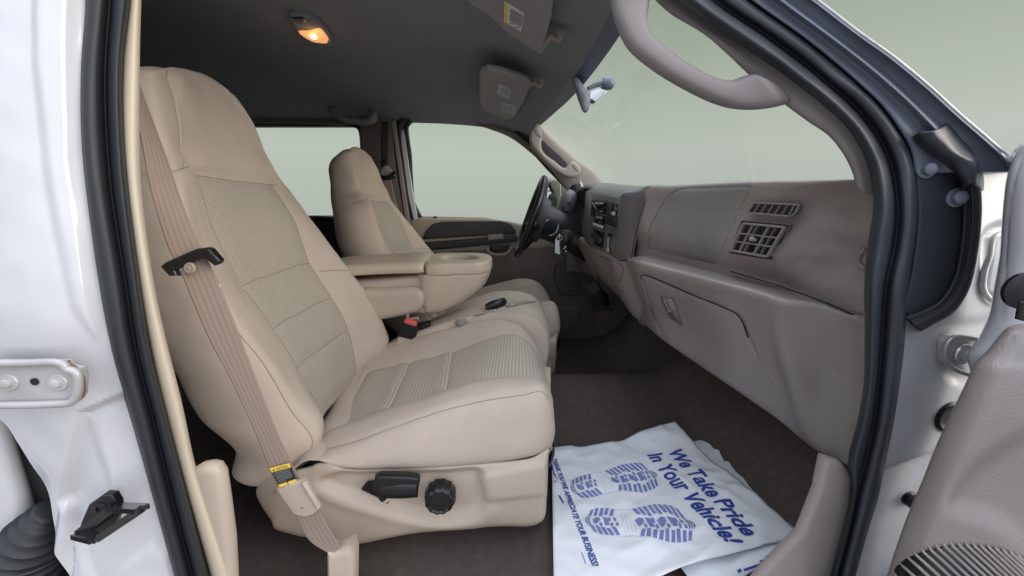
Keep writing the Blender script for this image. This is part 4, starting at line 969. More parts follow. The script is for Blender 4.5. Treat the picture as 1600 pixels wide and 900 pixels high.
    last = np.array(ctrl[-1]); ctrl.append(list(last.mean(0) + (last - last.mean(0)) * .1 + np.array((-.01, 0, 0))))
    G = loft(ctrl, mu, mv, True); N = normals(G, True); cc = G.mean(1, keepdims=True); SG = np.sign(np.sum(N * (G - cc)))
    for k in (1, 2, 3): G = dent(G, row(k), slice(jn, jo + 1), .004, 1.0)
    for k in (1, 2, 3):                       # each cloth panel ends in a lip standing over the next one
        N = normals(G, True)
        for o in range(1, 5): G[row(k) - o, jn:jo + 1] += N[row(k) - o, jn:jo + 1] * SG * .0045 * math.exp(-((o - 1) / 2.2) ** 2)
    G = dentv(G, jn, row(1), row(7), .004); G = dentv(G, jo, row(1), row(7), .004); G = dentv(G, js, row(0), row(7) + 6, .003)
    G = dent(G, row(7) + 6, slice(jo, js + 1), .003)
    G = wrinkle(G, .0035, 7, True, 9.); G = wrinkle(G, .0010, 26, True, 1.)
    G = groove(G, [(505, 707), (506, 716), (512, 726)], .002, 1.5, closed=True)
    ii, jj = np.meshgrid(np.arange(G.shape[0] - 1), np.arange(G.shape[1]), indexing='ij')
    ins = (ii >= row(1)) & (ii < row(7) + 4) & (jj >= jn) & (jj < jo)
    cu = grid_obj('seat_cushion', G, 'cloth', st, True, ~ins)
    for a, b in ((1, 2), (2, 3), (3, 7)): grid_obj('fabric_panel', G, 'insert_rib', cu, True, ins & (ii >= row(a)) & (ii < row(b) + (4 if b == 7 else 0)))
    for k in (1, 2, 3): seam(G, [(row(k), j) for j in range(jn, jo + 1)], cu)
    seam(G, [(i, jo) for i in range(row(1), row(7) + 5)], cu); seam(G, [(i, jn) for i in range(row(1), row(7) + 5)], cu)
    seam(G, [(i, js) for i in range(row(0), row(7) + 7)], cu); seam(G, [(row(7) + 5, j) for j in range(jo, js + 1)], cu)
    # ---- plastic base with a dished control recess
    top = [(400, 765), (411, 748), (440, 738), (486, 727), (496, 722), (517, 723), (542, 733), (630, 733), (724, 728), (824, 719), (846, 709), (857, 702), (858, 703)]
    bot = [(401, 775), (412, 795), (424, 812), (432, 826), (455, 833), (477, 838), (536, 850), (646, 832), (724, 824), (786, 821), (833, 820), (848, 812), (853, 800)]
    c = []
    for k, (a, b) in enumerate(zip(top, bot)):
        a = np.array(a, float) - ((0, 4) if k >= 5 else (0, 0)); b = np.array(b, float); e = np.interp(k, [0, 2, 9, 11, 12], [.02, 0, 0, .008, .03])
        c.append([P(*a, .80), P(*(a + (0, 1)), .72 + e), P(*(a * .96 + b * .04), .700 + e), P(*(a * .7 + b * .3), .690 + e), P(*(a * .35 + b * .65), .690 + e), P(*(a * .05 + b * .95), .698 + e), P(*b, .708 + e), P(*b, .80)])
    G = loft(c, 16, 9)
    G = emboss(G, smooth2([(500, 756), (535, 741), (620, 740), (700, 738), (748, 737), (755, 758), (757, 780), (748, 800), (726, 812), (690, 815), (640, 808), (580, 790), (520, 772)], 5), .020, 9)
    G = emboss(G, [(752, 742), (852, 722), (852, 772), (760, 782)], -.006, 5)
    G = emboss(G, smooth2([(490, 752), (560, 780), (640, 806), (700, 820), (745, 812), (766, 790), (780, 800), (740, 826), (650, 824), (560, 800), (480, 764)], 4), -.004, 9)
    G = wrinkle(G, .0008, 14)
    ba = grid_obj('seat_base', G, 'vinyl', st, thick=.006)
    yplate('lever_slot_shade', [[(564, 765), (573, 753), (590, 751), (600, 790), (606, 786), (601, 787), (590, 778)]], .702, .004, .001, 'black', ba)  # black plate painted as the shade inside an open slot
    lv = tube('recliner_lever', [P(586, 763, .672), P(600, 765, .668), P(630, 766, .664), P(652, 766, .662)], [.016, .019, .018, .0155], 'black', st, n=16, flat=.55)
    yplate('lever_face', [[(584, 749), (592, 745), (640, 747), (653, 749), (655, 754), (651, 776), (620, 779), (605, 781), (600, 786), (592, 784), (586, 770)]], .660, .022, .006, 'black', lv)
    lathe('screw', P(606, 772, .660), (0, -1, 0), [(.004, -.001), (.0042, .0008), (.0005, .0002)], 'charcoal', lv, n=16)
    lathe('lumbar_knob', P(689, 766, .700), (.05, -1, .05), [(.024, 0), (.031, .004), (.0325, .016), (.031, .030), (.028, .036), (.024, .038), (.021, .035), (.0005, .036)], 'black', st, n=72, lobes=12, lobe_amp=.035)
    tube('height_strap', [P(858, 668, .80), P(862, 690, .79), P(863, 708, .79), P(858, 722, .80), P(852, 730, .82)], .006, 'gloss_black', st)
    # seat track feet
    for x in (-.30, .06):
        bm = bmesh.new(); bar(bm, (x - .05, .97, .70), (x + .05, .97, .70), .40, .06, bev=.006); bm_link('seat_track', bm, 'black', st)
    # recliner box between back and cushion
    tube('hinge_cover', [P(470, 735, .76), P(486, 728, .755), P(500, 718, .76)], [.02, .026, .02], 'black', st, flat=.6)
    return st
seat = make_seat()
ds = copy_tree(seat)
ds['label'] = 'beige cloth driver seat on the far side behind the folded armrest'
ds.location = (-.12 + .165, .97 + .79, .66 - .025)
pv = Matrix.Translation((-.42, 0, .95)); tilt = pv @ Matrix.Rotation(-R(6), 4, 'Y') @ pv.inverted()      # this one is set further back
for ch in ds.children:
    if ch.name.startswith(('backrest', 'headrest')): ch.matrix_basis = tilt @ ch.matrix_basis

# ================================================================== centre seat, armrest folded down
cs_ = thing('centre_seat', 'beige centre seat with its back folded down as console and cup tray', 'car seat', (-.1, 1.33, .66))
c = []
for k, r in enumerate([[(590, 560), (600, 540), (640, 515), (690, 492)], [(640, 560), (648, 522), (680, 500), (720, 476)], [(720, 560), (722, 500), (748, 480), (770, 456)], [(790, 560), (788, 492), (802, 476), (808, 455)],
                      [(832, 560), (830, 500), (836, 482), (832, 462)], [(850, 580), (852, 520), (854, 500), (846, 478)], [(848, 600), (858, 545), (858, 525), (852, 500)], [(840, 610), (852, 572), (852, 560), (850, 530)]]):
    q = [P(*r[0], 1.19), P(*r[1], 1.21), P(*(np.array(r[1]) * .5 + np.array(r[2]) * .5), 1.25), P(*r[2], 1.30), P(*(np.array(r[2]) * .5 + np.array(r[3]) * .5), 1.40), P(*r[3], 1.47)]
    q.append(q[-1] + np.array((0, .012, -.03))); q.append(q[-1] + np.array((0, 0, -.2))); c.append(q)
G = loft(c, 10, 7); G = groove(G, [(836, 545), (846, 542), (858, 541)], .003, 1.5); G = wrinkle(G, .003, 10)
cc_ = grid_obj('seat_cushion', G, 'cloth', cs_)
bm = bmesh.new(); bar(bm, (-.40, 1.33, .80), (.14, 1.33, .80), .24, .22, bev=.02); bm_link('seat_base', bm, 'trim', cs_)
# folded back
prof = lambda pts, sm=0: [pts]
yplate('console_arm', [[(540, 440), (600, 436), (660, 430), (668, 440), (672, 480), (672, 492), (640, 492), (560, 490), (536, 470)]], 1.222, .22, .02, 'vinyl', cs_)
yplate('side_pad', [smooth2([(560, 456), (600, 452), (645, 450), (659, 455), (664, 466), (661, 478), (652, 489), (630, 495), (600, 501), (566, 504)], 5)], 1.192, .06, .024, 'vinyl', cs_, res=5)
# lid and tray: outlines on the level plane of the armrest
zt = float(P(664, 413, 1.20)[2])
def zplate(name, loops, z, thick, bevel, m, parent, sm=0):
    L = []
    for lp in loops:
        if sm: lp = smooth2(lp, sm)
        L.append([tuple(v[:2]) for v in lp])
    return plate(name, L, (0, 0, z), (1, 0, 0), (0, 1, 0), thick, bevel, m, parent, res=4)
a, b_, d_, e_ = P(663, 412, 1.195), P(767, 406, 1.195), P(690, 394, 1.44), P(752, 391, 1.44)
x0, x1 = float(a[0]), float(b_[0]) 
zt = float(a[2])
tr_out_ = [(x0 + .006, 1.197), (x1 - .10, 1.197), (x1 - .04, 1.205), (x1 - .008, 1.24), (x1 + .004, 1.30), (x1 + .004, 1.37), (x1 - .01, 1.42), (x1 - .05, 1.452), (x1 - .10, 1.458), (x0 + .006, 1.458)]
hole = [(x0 + .045, 1.30), (x0 + .10, 1.272), (x1 - .08, 1.272), (x1 - .05, 1.30), (x1 - .045, 1.34), (x1 - .07, 1.385), (x1 - .10, 1.40), (x0 + .05, 1.40), (x0 + .035, 1.36)]
tr_o = zplate('cup_tray', [smooth2(tr_out_, 4), smooth2(hole, 4)], zt, .040, .009, 'console_vinyl', cs_)
zplate('cup_well', [smooth2(hole, 4)], zt - .038, .01, .002, 'trim', tr_o)
zplate('tray_gap', [[(x0 + .01, 1.206), (x1 - .10, 1.206), (x1 - .045, 1.214), (x1 - .015, 1.25), (x1 - .006, 1.30), (x1 - .006, 1.37), (x1 - .05, 1.44), (x0 + .01, 1.45)]], zt - .039, .006, .001, 'gap', tr_o)
c = []
for (a, b), ins in (((767, 427), .004), ((767.5, 428), .0), ((765, 437), .0), ((757, 451), .002), ((742, 465), .006), ((722, 478), .012), ((700, 487), .022), ((686, 491), .036)):
    q = P(a, b, 1.22); xr = q[0]; xl = x0 - .012; wdt = xr - xl; ring = []
    for f, y in ((0, 1.203 + ins), (.45, 1.2 + ins), (.72, 1.205 + ins), (.90, 1.228 + ins), (.98, 1.27), (1.0, 1.33), (.98, 1.39), (.90, 1.435), (.72, 1.455), (.45, 1.458), (0, 1.456)):
        ring.append((xl + wdt * f, y, q[2]))
    c.append(ring)
grid_obj('console_body', loft(c, 6, 6, True), 'console_vinyl', cs_, True, caps=True)
ridge = tube('tray_tab', [(x0 + .016, 1.33, zt + .001), (x0 + .036, 1.33, zt + .004)], [.008, .010], 'console_vinyl', tr_o, sm=1)
# lid: padded slab sloping down to the rear
c = []
for f, dz in ((0, 0), (.04, .0), (.3, -.001), (.65, -.006), (.93, -.014), (1, -.02)):
    x = x0 - .004 - f * .34; z = zt + .004 + dz; s = .006 if f in (0, 1) else 0
    c.append([(x, 1.215 + s, z - .036), (x, 1.199 + s, z - .034), (x, 1.196 + s, z - .018 - s), (x, 1.206 + s, z - .004 - s), (x, 1.24, z + .002 - s), (x, 1.33, z + .005 - s), (x, 1.42, z + .002 - s), (x, 1.452 - s, z - .006 - s), (x, 1.458 - s, z - .02), (x, 1.44, z - .036)])
grid_obj('console_lid', loft(c, 8, 6, True), 'console_vinyl', cs_, True, caps=True)

# lap belt on the centre cushion, buckle by the near seat
lb = thing('lap_belt', 'beige lap belt with black buckle lying across the centre seat cushion', 'seat belt', P(780, 480, 1.32))
def strip(name, cl, wdt, parent, m='belt_light', dirv=None, thick=.002):
    L = []; Rr = []
    for k, p in enumerate(cl):
        a = np.array(cl[max(0, k - 1)]); b = np.array(cl[min(len(cl) - 1, k + 1)]); t = (b - a) / np.linalg.norm(b - a)
        s = np.cross(t, np.array((0, 0, 1)) if dirv is None else dirv); s /= np.linalg.norm(s); L.append(np.array(p) - s * wdt / 2); Rr.append(np.array(p) + s * wdt / 2)
    return ribbon(name, L, Rr, thick, m, parent, cols=4)
def onc(px, py, lift=.006):
    g = G.reshape(-1, 3); k = np.argmin(np.sum((pix(g) - (px, py)) ** 2, -1)); d = ray(px, py); t = np.linalg.norm(g[k] - O) / np.linalg.norm(d); return O + d * (t - lift / np.linalg.norm(d))
strip('webbing', [onc(716, 505), onc(730, 498), onc(750, 491), onc(766, 485), onc(778, 481)], .026, lb)
strip('webbing', [onc(790, 477), onc(806, 474), onc(822, 471), onc(836, 470), onc(846, 473)], .034, lb)
tube('keeper', [onc(713, 503, .008), onc(720, 505, .012), onc(728, 501, .008)], [.008, .012, .009], 'trim', lb)
tube('buckle', [onc(759, 481, .012), onc(770, 478, .022), onc(783, 474, .022), onc(786, 472, .016)], [.012, .019, .019, .014], 'black', lb, flat=.8, n=16)
tube('tongue', [onc(774, 485, .018), onc(790, 481, .014), onc(801, 476, .012)], [.004, .009, .004], 'metal', lb, flat=.5)
bk = thing('belt_buckle', 'upright black seat belt buckle with red button between near seat and console', 'seat belt buckle', P(640, 530, 1.2))
yplate('buckle_body', [[(634, 503), (651, 507), (650, 526), (643, 531), (622, 526), (623, 518)]], 1.185, .028, .006, 'black', bk)
yplate('release_button', [[(632, 500), (636, 499), (650, 504), (651, 509), (648, 510), (631, 505)]], 1.183, .024, .003, 'red', bk)
yplate('stalk', [[(622, 526), (643, 531), (650, 526), (646, 560), (612, 560)]], 1.19, .018, .004, 'vinyl', bk)
tube('strap', [P(638, 500, 1.20), P(637, 492, 1.205), P(639, 490, 1.205)], [.004, .006, .004], 'trim', bk)
tube('strap_loop', [P(641, 499, 1.20), P(652, 497, 1.2), P(653, 501, 1.21), P(644, 502, 1.21)], .004, 'belt_light', bk, flat=.4)
b2 = thing('belt_buckle', 'low black buckle lying flat behind the red one beside the centre cushion', 'seat belt buckle', P(665, 510, 1.24))
yplate('buckle_body', [[(652, 508), (672, 503), (671, 515), (654, 520)]], 1.225, .03, .006, 'black', b2)
strip('webbing', [P(648, 524, 1.22), P(660, 522, 1.22), P(676, 518, 1.22)], .022, b2)

# ================================================================== passenger's belt
sb = thing('seat_belt', 'brown front seat belt running down past the near seat to the floor', 'seat belt', P(528, 880, .60))
L = [P(185, 70, .68), P(205, 130, .66), P(221, 210, .64), P(236, 300, .625), P(262, 386, .615), P(281, 424, .61), P(322, 521, .60), P(361, 595, .60), P(400, 680, .60), P(420, 732, .60), P(437, 768, .60)]
Rr = [P(190, 60, .72), P(225, 150, .69), P(258, 240, .665), P(290, 330, .645), P(314, 386, .63), P(331, 420, .625), P(367, 507, .615), P(415, 634, .61), P(447, 708, .61), P(467, 746, .61), P(474, 768, .61)]
ribbon('webbing', L, Rr, .003, 'belt', sb, cols=6)
L = [P(452, 770, .606), P(462, 800, .603), P(475, 830, .602), P(490, 848, .602), P(512, 862, .602)]
Rr = [P(490, 770, .61), P(502, 800, .607), P(520, 833, .607), P(536, 858, .607), P(545, 868, .607)]
ribbon('webbing', L, Rr, .003, 'belt', sb)
yplate('belt_guide', [[(248, 417), (256, 410), (304, 389), (322, 387), (328, 390), (343, 408), (340, 413), (333, 416), (318, 404), (290, 413), (272, 424), (277, 432), (262, 432)]], .607, .016, .005, 'gloss_black', sb)
bmx = P(298, 419, .608); nb = np.array((-.1, -1, .15))
lathe('stop_button', bmx, nb, [(.0085, 0), (.009, .002), (.0075, .004), (.0055, .0035), (.0025, .0035), (.002, .005), (.0005, .0053)], 'belt_light', sb, n=28)
tube('height_clip', [P(337, 441, .64), P(341, 447, .64), P(343, 454, .64)], [.002, .004, .002], 'label_white', sb)
# plastic cover where lap and shoulder belts meet
yplate('belt_cover', [[(431, 764), (473, 751), (477, 754), (498, 791), (498, 796), (494, 801), (488, 806), (478, 809), (466, 808), (457, 804), (433, 770)]], .596, .012, .004, 'vinyl', sb)
tube('cover_lip', [P(474, 752, .594), P(486, 772, .592), P(498, 792, .594)], .0045, 'vinyl', sb)
lathe('cover_pin', P(472, 793, .596), (0, -1, 0), [(.003, -.001), (.0026, .001), (.0005, .0013)], 'trim', sb, n=14)
# caution label sewn on the belt
LB = [P(422, 730, .600), P(453, 722, .607), P(465, 751, .604), P(438, 760, .597)]
LBn = np.cross(LB[1] - LB[0], LB[3] - LB[0]); LBn /= np.linalg.norm(LBn); LBn = LBn if LBn @ (O - LB[0]) > 0 else -LBn
def lpanel(name, s0, t0, s1, t1, m, lift, parent):
    bm = bmesh.new(); cs = [quad(LB, s0, t0), quad(LB, s1, t0), quad(LB, s1, t1), quad(LB, s0, t1)]
    f = [bm.verts.new(Vector(q + LBn * lift)) for q in cs]; b = [bm.verts.new(Vector(q + LBn * (lift - .001))) for q in cs]
    bm.faces.new(f); bm.faces.new(b[::-1])
    for k in range(4): bm.faces.new((f[k], b[k], b[(k + 1) % 4], f[(k + 1) % 4]))
    return bm_link(name, bm, m, parent, smooth=False)
cl_ = lpanel('caution_label', 0, 0, 1, 1, 'label_black', .003, sb)
lpanel('yellow_band', 0, 0, 1, .22, 'yellow', .0035, cl_); lpanel('yellow_band', 0, .86, .47, 1, 'yellow', .0035, cl_); lpanel('yellow_band', .53, .86, 1, 1, 'yellow', .0035, cl_)
ux = LB[1] - LB[0]; uy = LB[0] - LB[3]
flat_text('lettering', 'CAUTION', quad(LB, .30, .17) + LBn * .0040, ux, uy, np.linalg.norm(ux) * .55, np.linalg.norm(uy) * .11, 'label_black', cl_, .01)
tri = [quad(LB, .10, .18), quad(LB, .20, .18), quad(LB, .15, .06)]
bm = bmesh.new(); bm.faces.new([bm.verts.new(Vector(q + LBn * .004)) for q in tri]); bm_link('warning_sign', bm, 'label_black', cl_)
for k in range(7):
    t = .29 + .078 * k; bar_obj('text_line', [(quad(LB, .08, t) + LBn * .0034, quad(LB, (.92, .85, .90, .88, .91, .86, .5)[k], t) + LBn * .0034, .0008, .0004)], 'label_grey', cl_, LBn, 0)
# boot on the floor
yplate('floor_boot', [[(508, 863), (520, 867), (535, 861), (547, 855), (553, 872), (552, 960), (510, 960)]], .595, .04, .012, 'vinyl', sb)
yplate('steel_tab', [[(532, 858), (544, 850), (546, 866), (538, 868)]], .612, .003, .001, 'metal', sb)

# ================================================================== far belt on the far pillar
fb = thing('driver_belt', 'dim shoulder belt hanging from its anchor on the far middle pillar', 'seat belt', P(603, 275, 2.0))
strip('webbing', [P(602, 190, 2.04), P(601, 230, 2.04), P(601, 262, 2.03)], .035, fb, 'far_dark', np.array((0, 1, 0)))
strip('webbing', [P(603, 278, 2.02), P(610, 310, 2.0), P(622, 350, 1.97)], .050, fb, 'belt', np.array((0, 1, 0)))
yplate('anchor_cover', [[(592, 272), (594, 264), (600, 258), (604, 258), (612, 266), (617, 273), (616, 277), (600, 277)]], 2.00, .03, .012, 'trim', fb, sm=3)
tube('belt_guide', [P(592, 276, 2.0), P(604, 278, 1.99), P(614, 275, 1.99), P(617, 270, 2.0)], [.010, .010, .014, .012], 'black', fb)
yplate('height_adjuster', [[(596, 249), (604, 247), (605, 258), (597, 260)]], 2.03, .02, .004, 'black', fb)

# ================================================================== visors, lamp, handles, mirror
def sticker(quadpx, z, parent, bars, m0='label_white', yellow=False):
    cs = [PZ(a, b, z) for a, b in quadpx]; bm = bmesh.new()
    f = [bm.verts.new(Vector(q)) for q in cs]; b = [bm.verts.new(Vector(q) + Vector((0, 0, .001))) for q in cs]
    bm.faces.new(f); bm.faces.new(b)
    for k in range(4): bm.faces.new((f[k], b[k], b[(k + 1) % 4], f[(k + 1) % 4]))
    lab = bm_link('warning_label', bm, m0, parent, smooth=False)
    if yellow:
        c2 = [quad(cs, 0, 0), quad(cs, .17, 0), quad(cs, .17, 1), quad(cs, 0, 1)]
        bm = bmesh.new(); bm.faces.new([bm.verts.new(Vector(q) - Vector((0, 0, .0006))) for q in c2]); bm_link('yellow_band', bm, 'yellow', lab)
    for (s0, t0, s1, t1, wd) in bars:
        bar_obj('text_line', [(quad(cs, s0, t0) - np.array((0, 0, .0008)), quad(cs, s1, t1) - np.array((0, 0, .0008)), wd, .0004)], 'label_grey', lab, (0, 0, -1), 0)
    return lab
def visor(label, px, z, px_clip, labels):
    L = [PZ(a, b, z) for a, b in px]; lo = [(v[0], v[1]) for v in L]; cxy = np.mean(lo, 0)
    v = thing('sun_visor', label, 'sun visor', (cxy[0], cxy[1], z), 'sun visors under the roof lining')
    plate('visor_board', [lo], (0, 0, z + .0), (1, 0, 0), (0, -1, 0), .022, .009, 'visor', v) if False else plate('visor_board', [[(a, -b) for a, b in lo]], (0, 0, z), (1, 0, 0), (0, -1, 0), .020, .009, 'visor', v)
    pts = [PZ(a, b, z - .006 * 0 + .004) for a, b in px_clip]
    tube('visor_hook', pts, [.005, .006, .006, .007, .008][:len(pts)], 'trim', v, n=10)
    for q in labels: sticker(q[0], z - .0015, v.children[0], q[1], q[2], q[3])
    return v
vert = [(s, .12, s, .74, .004) for s in (.36, .47, .58, .69, .80, .91)] + [(.32, .86, .55, .80, .004), (.60, .92, .9, .84, .004)]
visor('near sun visor folded up, printed with a white and yellow label', [(868, -90), (866, 0), (862, 30), (852, 66), (850, 82), (844, 87), (836, 82), (796, 58), (762, 25), (735, 10), (715, -10), (700, -90)], 1.845,
      [(850, 72), (856, 62), (862, 56), (872, 62), (877, 52)], [([(788, 2), (819, 21), (814, 49), (787, 34)], vert, 'label_white', True)])
vert2 = [(s, .15, s, .75, .0035) for s in (.25, .4, .55, .7, .85)] + [(.15, .9, .8, .9, .003)]
dense = [(s, .1, s, .9, .0045) for s in (.1, .22, .30, .45, .52, .66, .74, .88)]
visor('far sun visor above the driver window with two grey labels', [(752, 113), (762, 109), (784, 113), (820, 124), (831, 131), (826, 144), (813, 170), (804, 183), (798, 187), (790, 187), (764, 178), (752, 170), (749, 162), (749, 120)], 1.838,
      [(822, 138), (830, 131), (836, 129), (842, 134), (846, 128)], [([(779, 131), (798, 140), (796, 156), (777, 147)], vert2, 'label_pale', False), ([(784, 160), (806, 167), (804, 181), (783, 172)], dense, 'label_pale', False)])
# dome lamp
zl = 1.914
dl = thing('dome_lamp', 'lit dome lamp glowing amber in the dark roof lining', 'lamp', PZ(490, 48, zl))
def zpoly(name, px, z, thick, bevel, m, parent, sm=3):
    L = [PZ(a, b, z) for a, b in (smooth2(px, sm) if sm else px)]
    return plate(name, [[(v[0], -v[1]) for v in L]], (0, 0, z), (1, 0, 0), (0, -1, 0), thick, bevel, m, parent)
zpoly('housing', [(452, 24), (462, 22), (480, 26), (498, 34), (518, 56), (522, 68), (516, 74), (500, 74), (486, 70), (470, 56), (456, 38)], zl, .022, .006, 'lining', dl)
zpoly('switch', [(456, 29), (473, 28), (478, 34), (474, 38), (464, 38)], zl - .003, .006, .002, 'black', dl, 0)
ln = zpoly('lens', [(466, 51), (484, 50), (500, 46), (508, 54), (514, 64), (512, 68), (500, 68), (486, 65)], zl - .004, .010, .004, 'lamp', dl)
lathe('bulb', PZ(490, 58, zl - .006), (0, 0, -1), [(.008, 0), (.007, .003), (.0005, .005)], 'bulb', ln, n=16)
pl = bpy.data.lights.new('lamp_bulb', 'POINT'); pl.energy = .025; pl.color = (1, .55, .25); pl.shadow_soft_size = .012
plo = bpy.data.objects.new('lamp_bulb', pl); COL.objects.link(plo); plo.location = Vector(PZ(490, 60, zl - .022)); plo.parent = dl; plo.matrix_parent_inverse = Matrix.Translation(-dl.location)
zpoly('lens_tip', [(511, 63), (518, 66), (517, 71), (512, 71)], zl - .004, .008, .002, 'label_grey', dl, 0)
# grab handles
gh = thing('grab_handle', 'large grey loop grab handle on the near windscreen pillar', 'grab handle', P(1090, 100, .60), 'grab handles on the windscreen pillars')
c = []
for (oa, ob), (ia, ib), y in (((936, -60), (1016, -60), .625), ((955, 0), (1013, 4), .605), ((962, 31), (1009, 32), .598), ((981, 72), (1018, 58), .592), ((1019, 106), (1048, 84), .588), ((1069, 137), (1086, 109), .584),
      ((1119, 161), (1120, 125), .578), ((1150, 169), (1142, 127), .574), ((1181, 170), (1160, 121), .570), ((1206, 167), (1176, 118), .566), ((1228, 162), (1192, 126), .568)):
    o_ = P(oa, ob, y); i_ = P(ia, ib, y); ctr = (o_ + i_) / 2; hv_ = (i_ - o_) / 2 * 1.05; dp = np.array((0, .014, 0))
    c.append([ctr + hv_ * math.copysign(abs(math.cos(t)) ** .6, math.cos(t)) + dp * math.sin(t) for t in np.linspace(0, 2 * math.pi, 16, endpoint=False)])
grid_obj('handle_loop', loft(c, 7, 2, True), 'pillar_trim', gh, True, caps=True)
gf = thing('grab_handle', 'pale grab handle with two oval caps on the far windscreen pillar', 'grab handle', P(860, 245, 2.04), 'grab handles on the windscreen pillars')
yplate('handle_loop', [smooth2([(833, 196), (828, 208), (829, 224), (843, 243), (858, 258), (873, 270), (888, 277), (902, 275), (908, 267), (905, 258), (895, 252), (889, 256), (883, 262), (868, 252), (850, 238), (846, 228), (848, 214), (845, 202), (838, 196)], 4)], 2.025, .035, .013, 'trim', gf)
yplate('slot_shadow', [smooth2([(847, 219), (858, 229), (884, 253), (886, 258), (880, 261), (866, 250), (850, 236)], 4)], 2.03, .006, .001, 'far_dark', gf)
for q in ([(836, 201), (840, 200), (846, 208), (847, 214), (842, 213), (836, 206)], [(896, 256), (901, 257), (905, 263), (904, 268), (899, 265), (895, 260)]):
    yplate('screw_cap', [smooth2(q, 4)], 2.022, .008, .003, 'trim', gf)
rg_ = thing('grab_handle', 'dark roof grab handle above the far rear window', 'grab handle', P(545, 175, 2.05), 'grab handles above the rear door')
tube('handle_loop', [P(507, 158, 2.08), P(512, 160, 2.04), P(519, 172, 2.01), (P(532, 184, 2.0)), P(550, 189, 2.0), P(570, 191, 2.0), P(582, 186, 2.0), P(583, 174, 2.02), P(575, 163, 2.05), P(568, 157, 2.08)], [.010, .016, .014, .014, .014, .016, .019, .019, .018, .010], 'lining', rg_, n=16)
rg2 = thing('coat_hook', 'small dark hook in the roof lining left of the rear grab handle', 'hook', P(465, 168, 2.04))
tube('hook', [P(440, 160, 2.08), P(455, 157, 2.05), P(468, 163, 2.03), P(478, 176, 2.05)], [.008, .012, .011, .008], 'lining', rg2, n=14)
# inside mirror on the windscreen, seen on edge
rm = thing('rear_view_mirror', 'rear view mirror seen from its end behind the windscreen glass', 'mirror', P(918, 150, 1.36))
ym = 1.30
c = []
base_ = [(896, 122), (901, 122), (915, 140), (921, 150), (921, 160), (917, 173), (912, 174), (905, 160), (897, 132)]
c0_ = P(908, 150, 1.24); axm = c0_ - O; axm = axm / np.linalg.norm(axm)
for d_, e in ((-.02, .5), (-.012, 1), (.05, 1), (.14, 1), (.20, 1), (.21, .5)):
    c.append([c0_ + axm * d_ + (P(a, b, 1.24) - c0_) * e for a, b in base_])
grid_obj('mirror_shell', loft(c, 4, 4, True), 'black_hazed', rm, True, caps=True)
tube('mount_arm', [P(918, 139, 1.30), P(930, 133, 1.30), P(944, 129, 1.30)], [.006, .008, .010], 'black_hazed', rm)
tube('mount_button', [P(942, 129, 1.30), P(951, 130, 1.30), P(958, 136, 1.30)], [.014, .018, .012], 'black_hazed', rm)
yplate('clear_plate', [[(922, 142), (944, 134), (952, 140), (927, 163), (920, 160)]], 1.305, .006, .002, 'mirror', rm)
tube('cable', [P(913, 160, 1.24), P(923, 156, 1.28), P(928, 159, 1.30)], .004, 'black', rm)

# ================================================================== paper mats
def paper(name, label, corners, z, seed, edge=()):
    """corners: back-left, back-right, front-right, front-left in metres on the floor"""
    rng = random.Random(int(seed * 10)); folds = [(rng.random(), rng.random(), rng.uniform(0, 3.14), rng.choice((-1, 1)) * rng.uniform(.0020, .0042), rng.uniform(.014, .032), rng.uniform(.12, .35)) for _ in range(16)]
    rt = thing(name, label, 'paper mat', (float(np.mean([c[0] for c in corners])), float(np.mean([c[1] for c in corners])), z - .02), 'paper floor mats in the front footwell')
    n, m_ = 60, 60; G = np.zeros((n, m_, 3)); C4 = [np.array((c[0], c[1], 0)) for c in corners]
    for i in range(n):
        for j in range(m_):
            s, t = j / (m_ - 1), i / (n - 1); p = quad(C4, s, t)
            h = .0045 * noise.noise(Vector((p[0] * 9 + seed, p[1] * 9, 0))) + .0016 * noise.noise(Vector((p[0] * 24 + seed, p[1] * 26, 3)))
            h += .009 * (.5 - abs(noise.noise(Vector((p[0] * 11 + seed, p[1] * 15, 8))))) 
            for (fs_, ft_, an, am, wd_, ln_) in folds:
                dx_, dy_ = s - fs_, t - ft_; al = dx_ * math.cos(an) + dy_ * math.sin(an); ac = abs(-dx_ * math.sin(an) + dy_ * math.cos(an)); h += am * math.exp(-ac / wd_) * math.exp(-(al / ln_) ** 2) * 1.6
            for (s_, t_, hh, w_) in edge: h += hh * math.exp(-(((s - s_) ** 2 + (t - t_) ** 2) / w_ ** 2))
            G[i, j] = (p[0], p[1], z + h)
    return rt, G
zf = .700
q1 = [PZ(862, 701, zf), PZ(1066, 668, zf), PZ(1254, 835, zf), PZ(866, 962, zf)]
q1[1] = PZ(1052, 680, zf)
rt, Gp = paper('paper_mat', 'wrinkled white paper mat with blue sole prints and slogan, lying on top', q1, zf, 3.3,
               [(1.0, 0.0, .046, .24), (.72, .0, .012, .10), (.22, .0, -.006, .10), (.45, .0, -.004, .2), (1, .55, .012, .25), (0.5, 1.0, .012, .3)])
sheet = grid_obj('sheet', Gp, 'paper', rt, thick=.0008)
q2 = [PZ(960, 730, zf - .012), PZ(1126, 676, zf - .002), PZ(1268, 836, zf - .010), PZ(1100, 940, zf - .010)]
rt2, Gp2 = paper('paper_mat', 'second paper mat peeking out from under the printed one, mostly hidden', q2, zf - .010, 8.8, [(1, 0, .010, .25)])
grid_obj('sheet', Gp2, 'paper', rt2, thick=.0008)
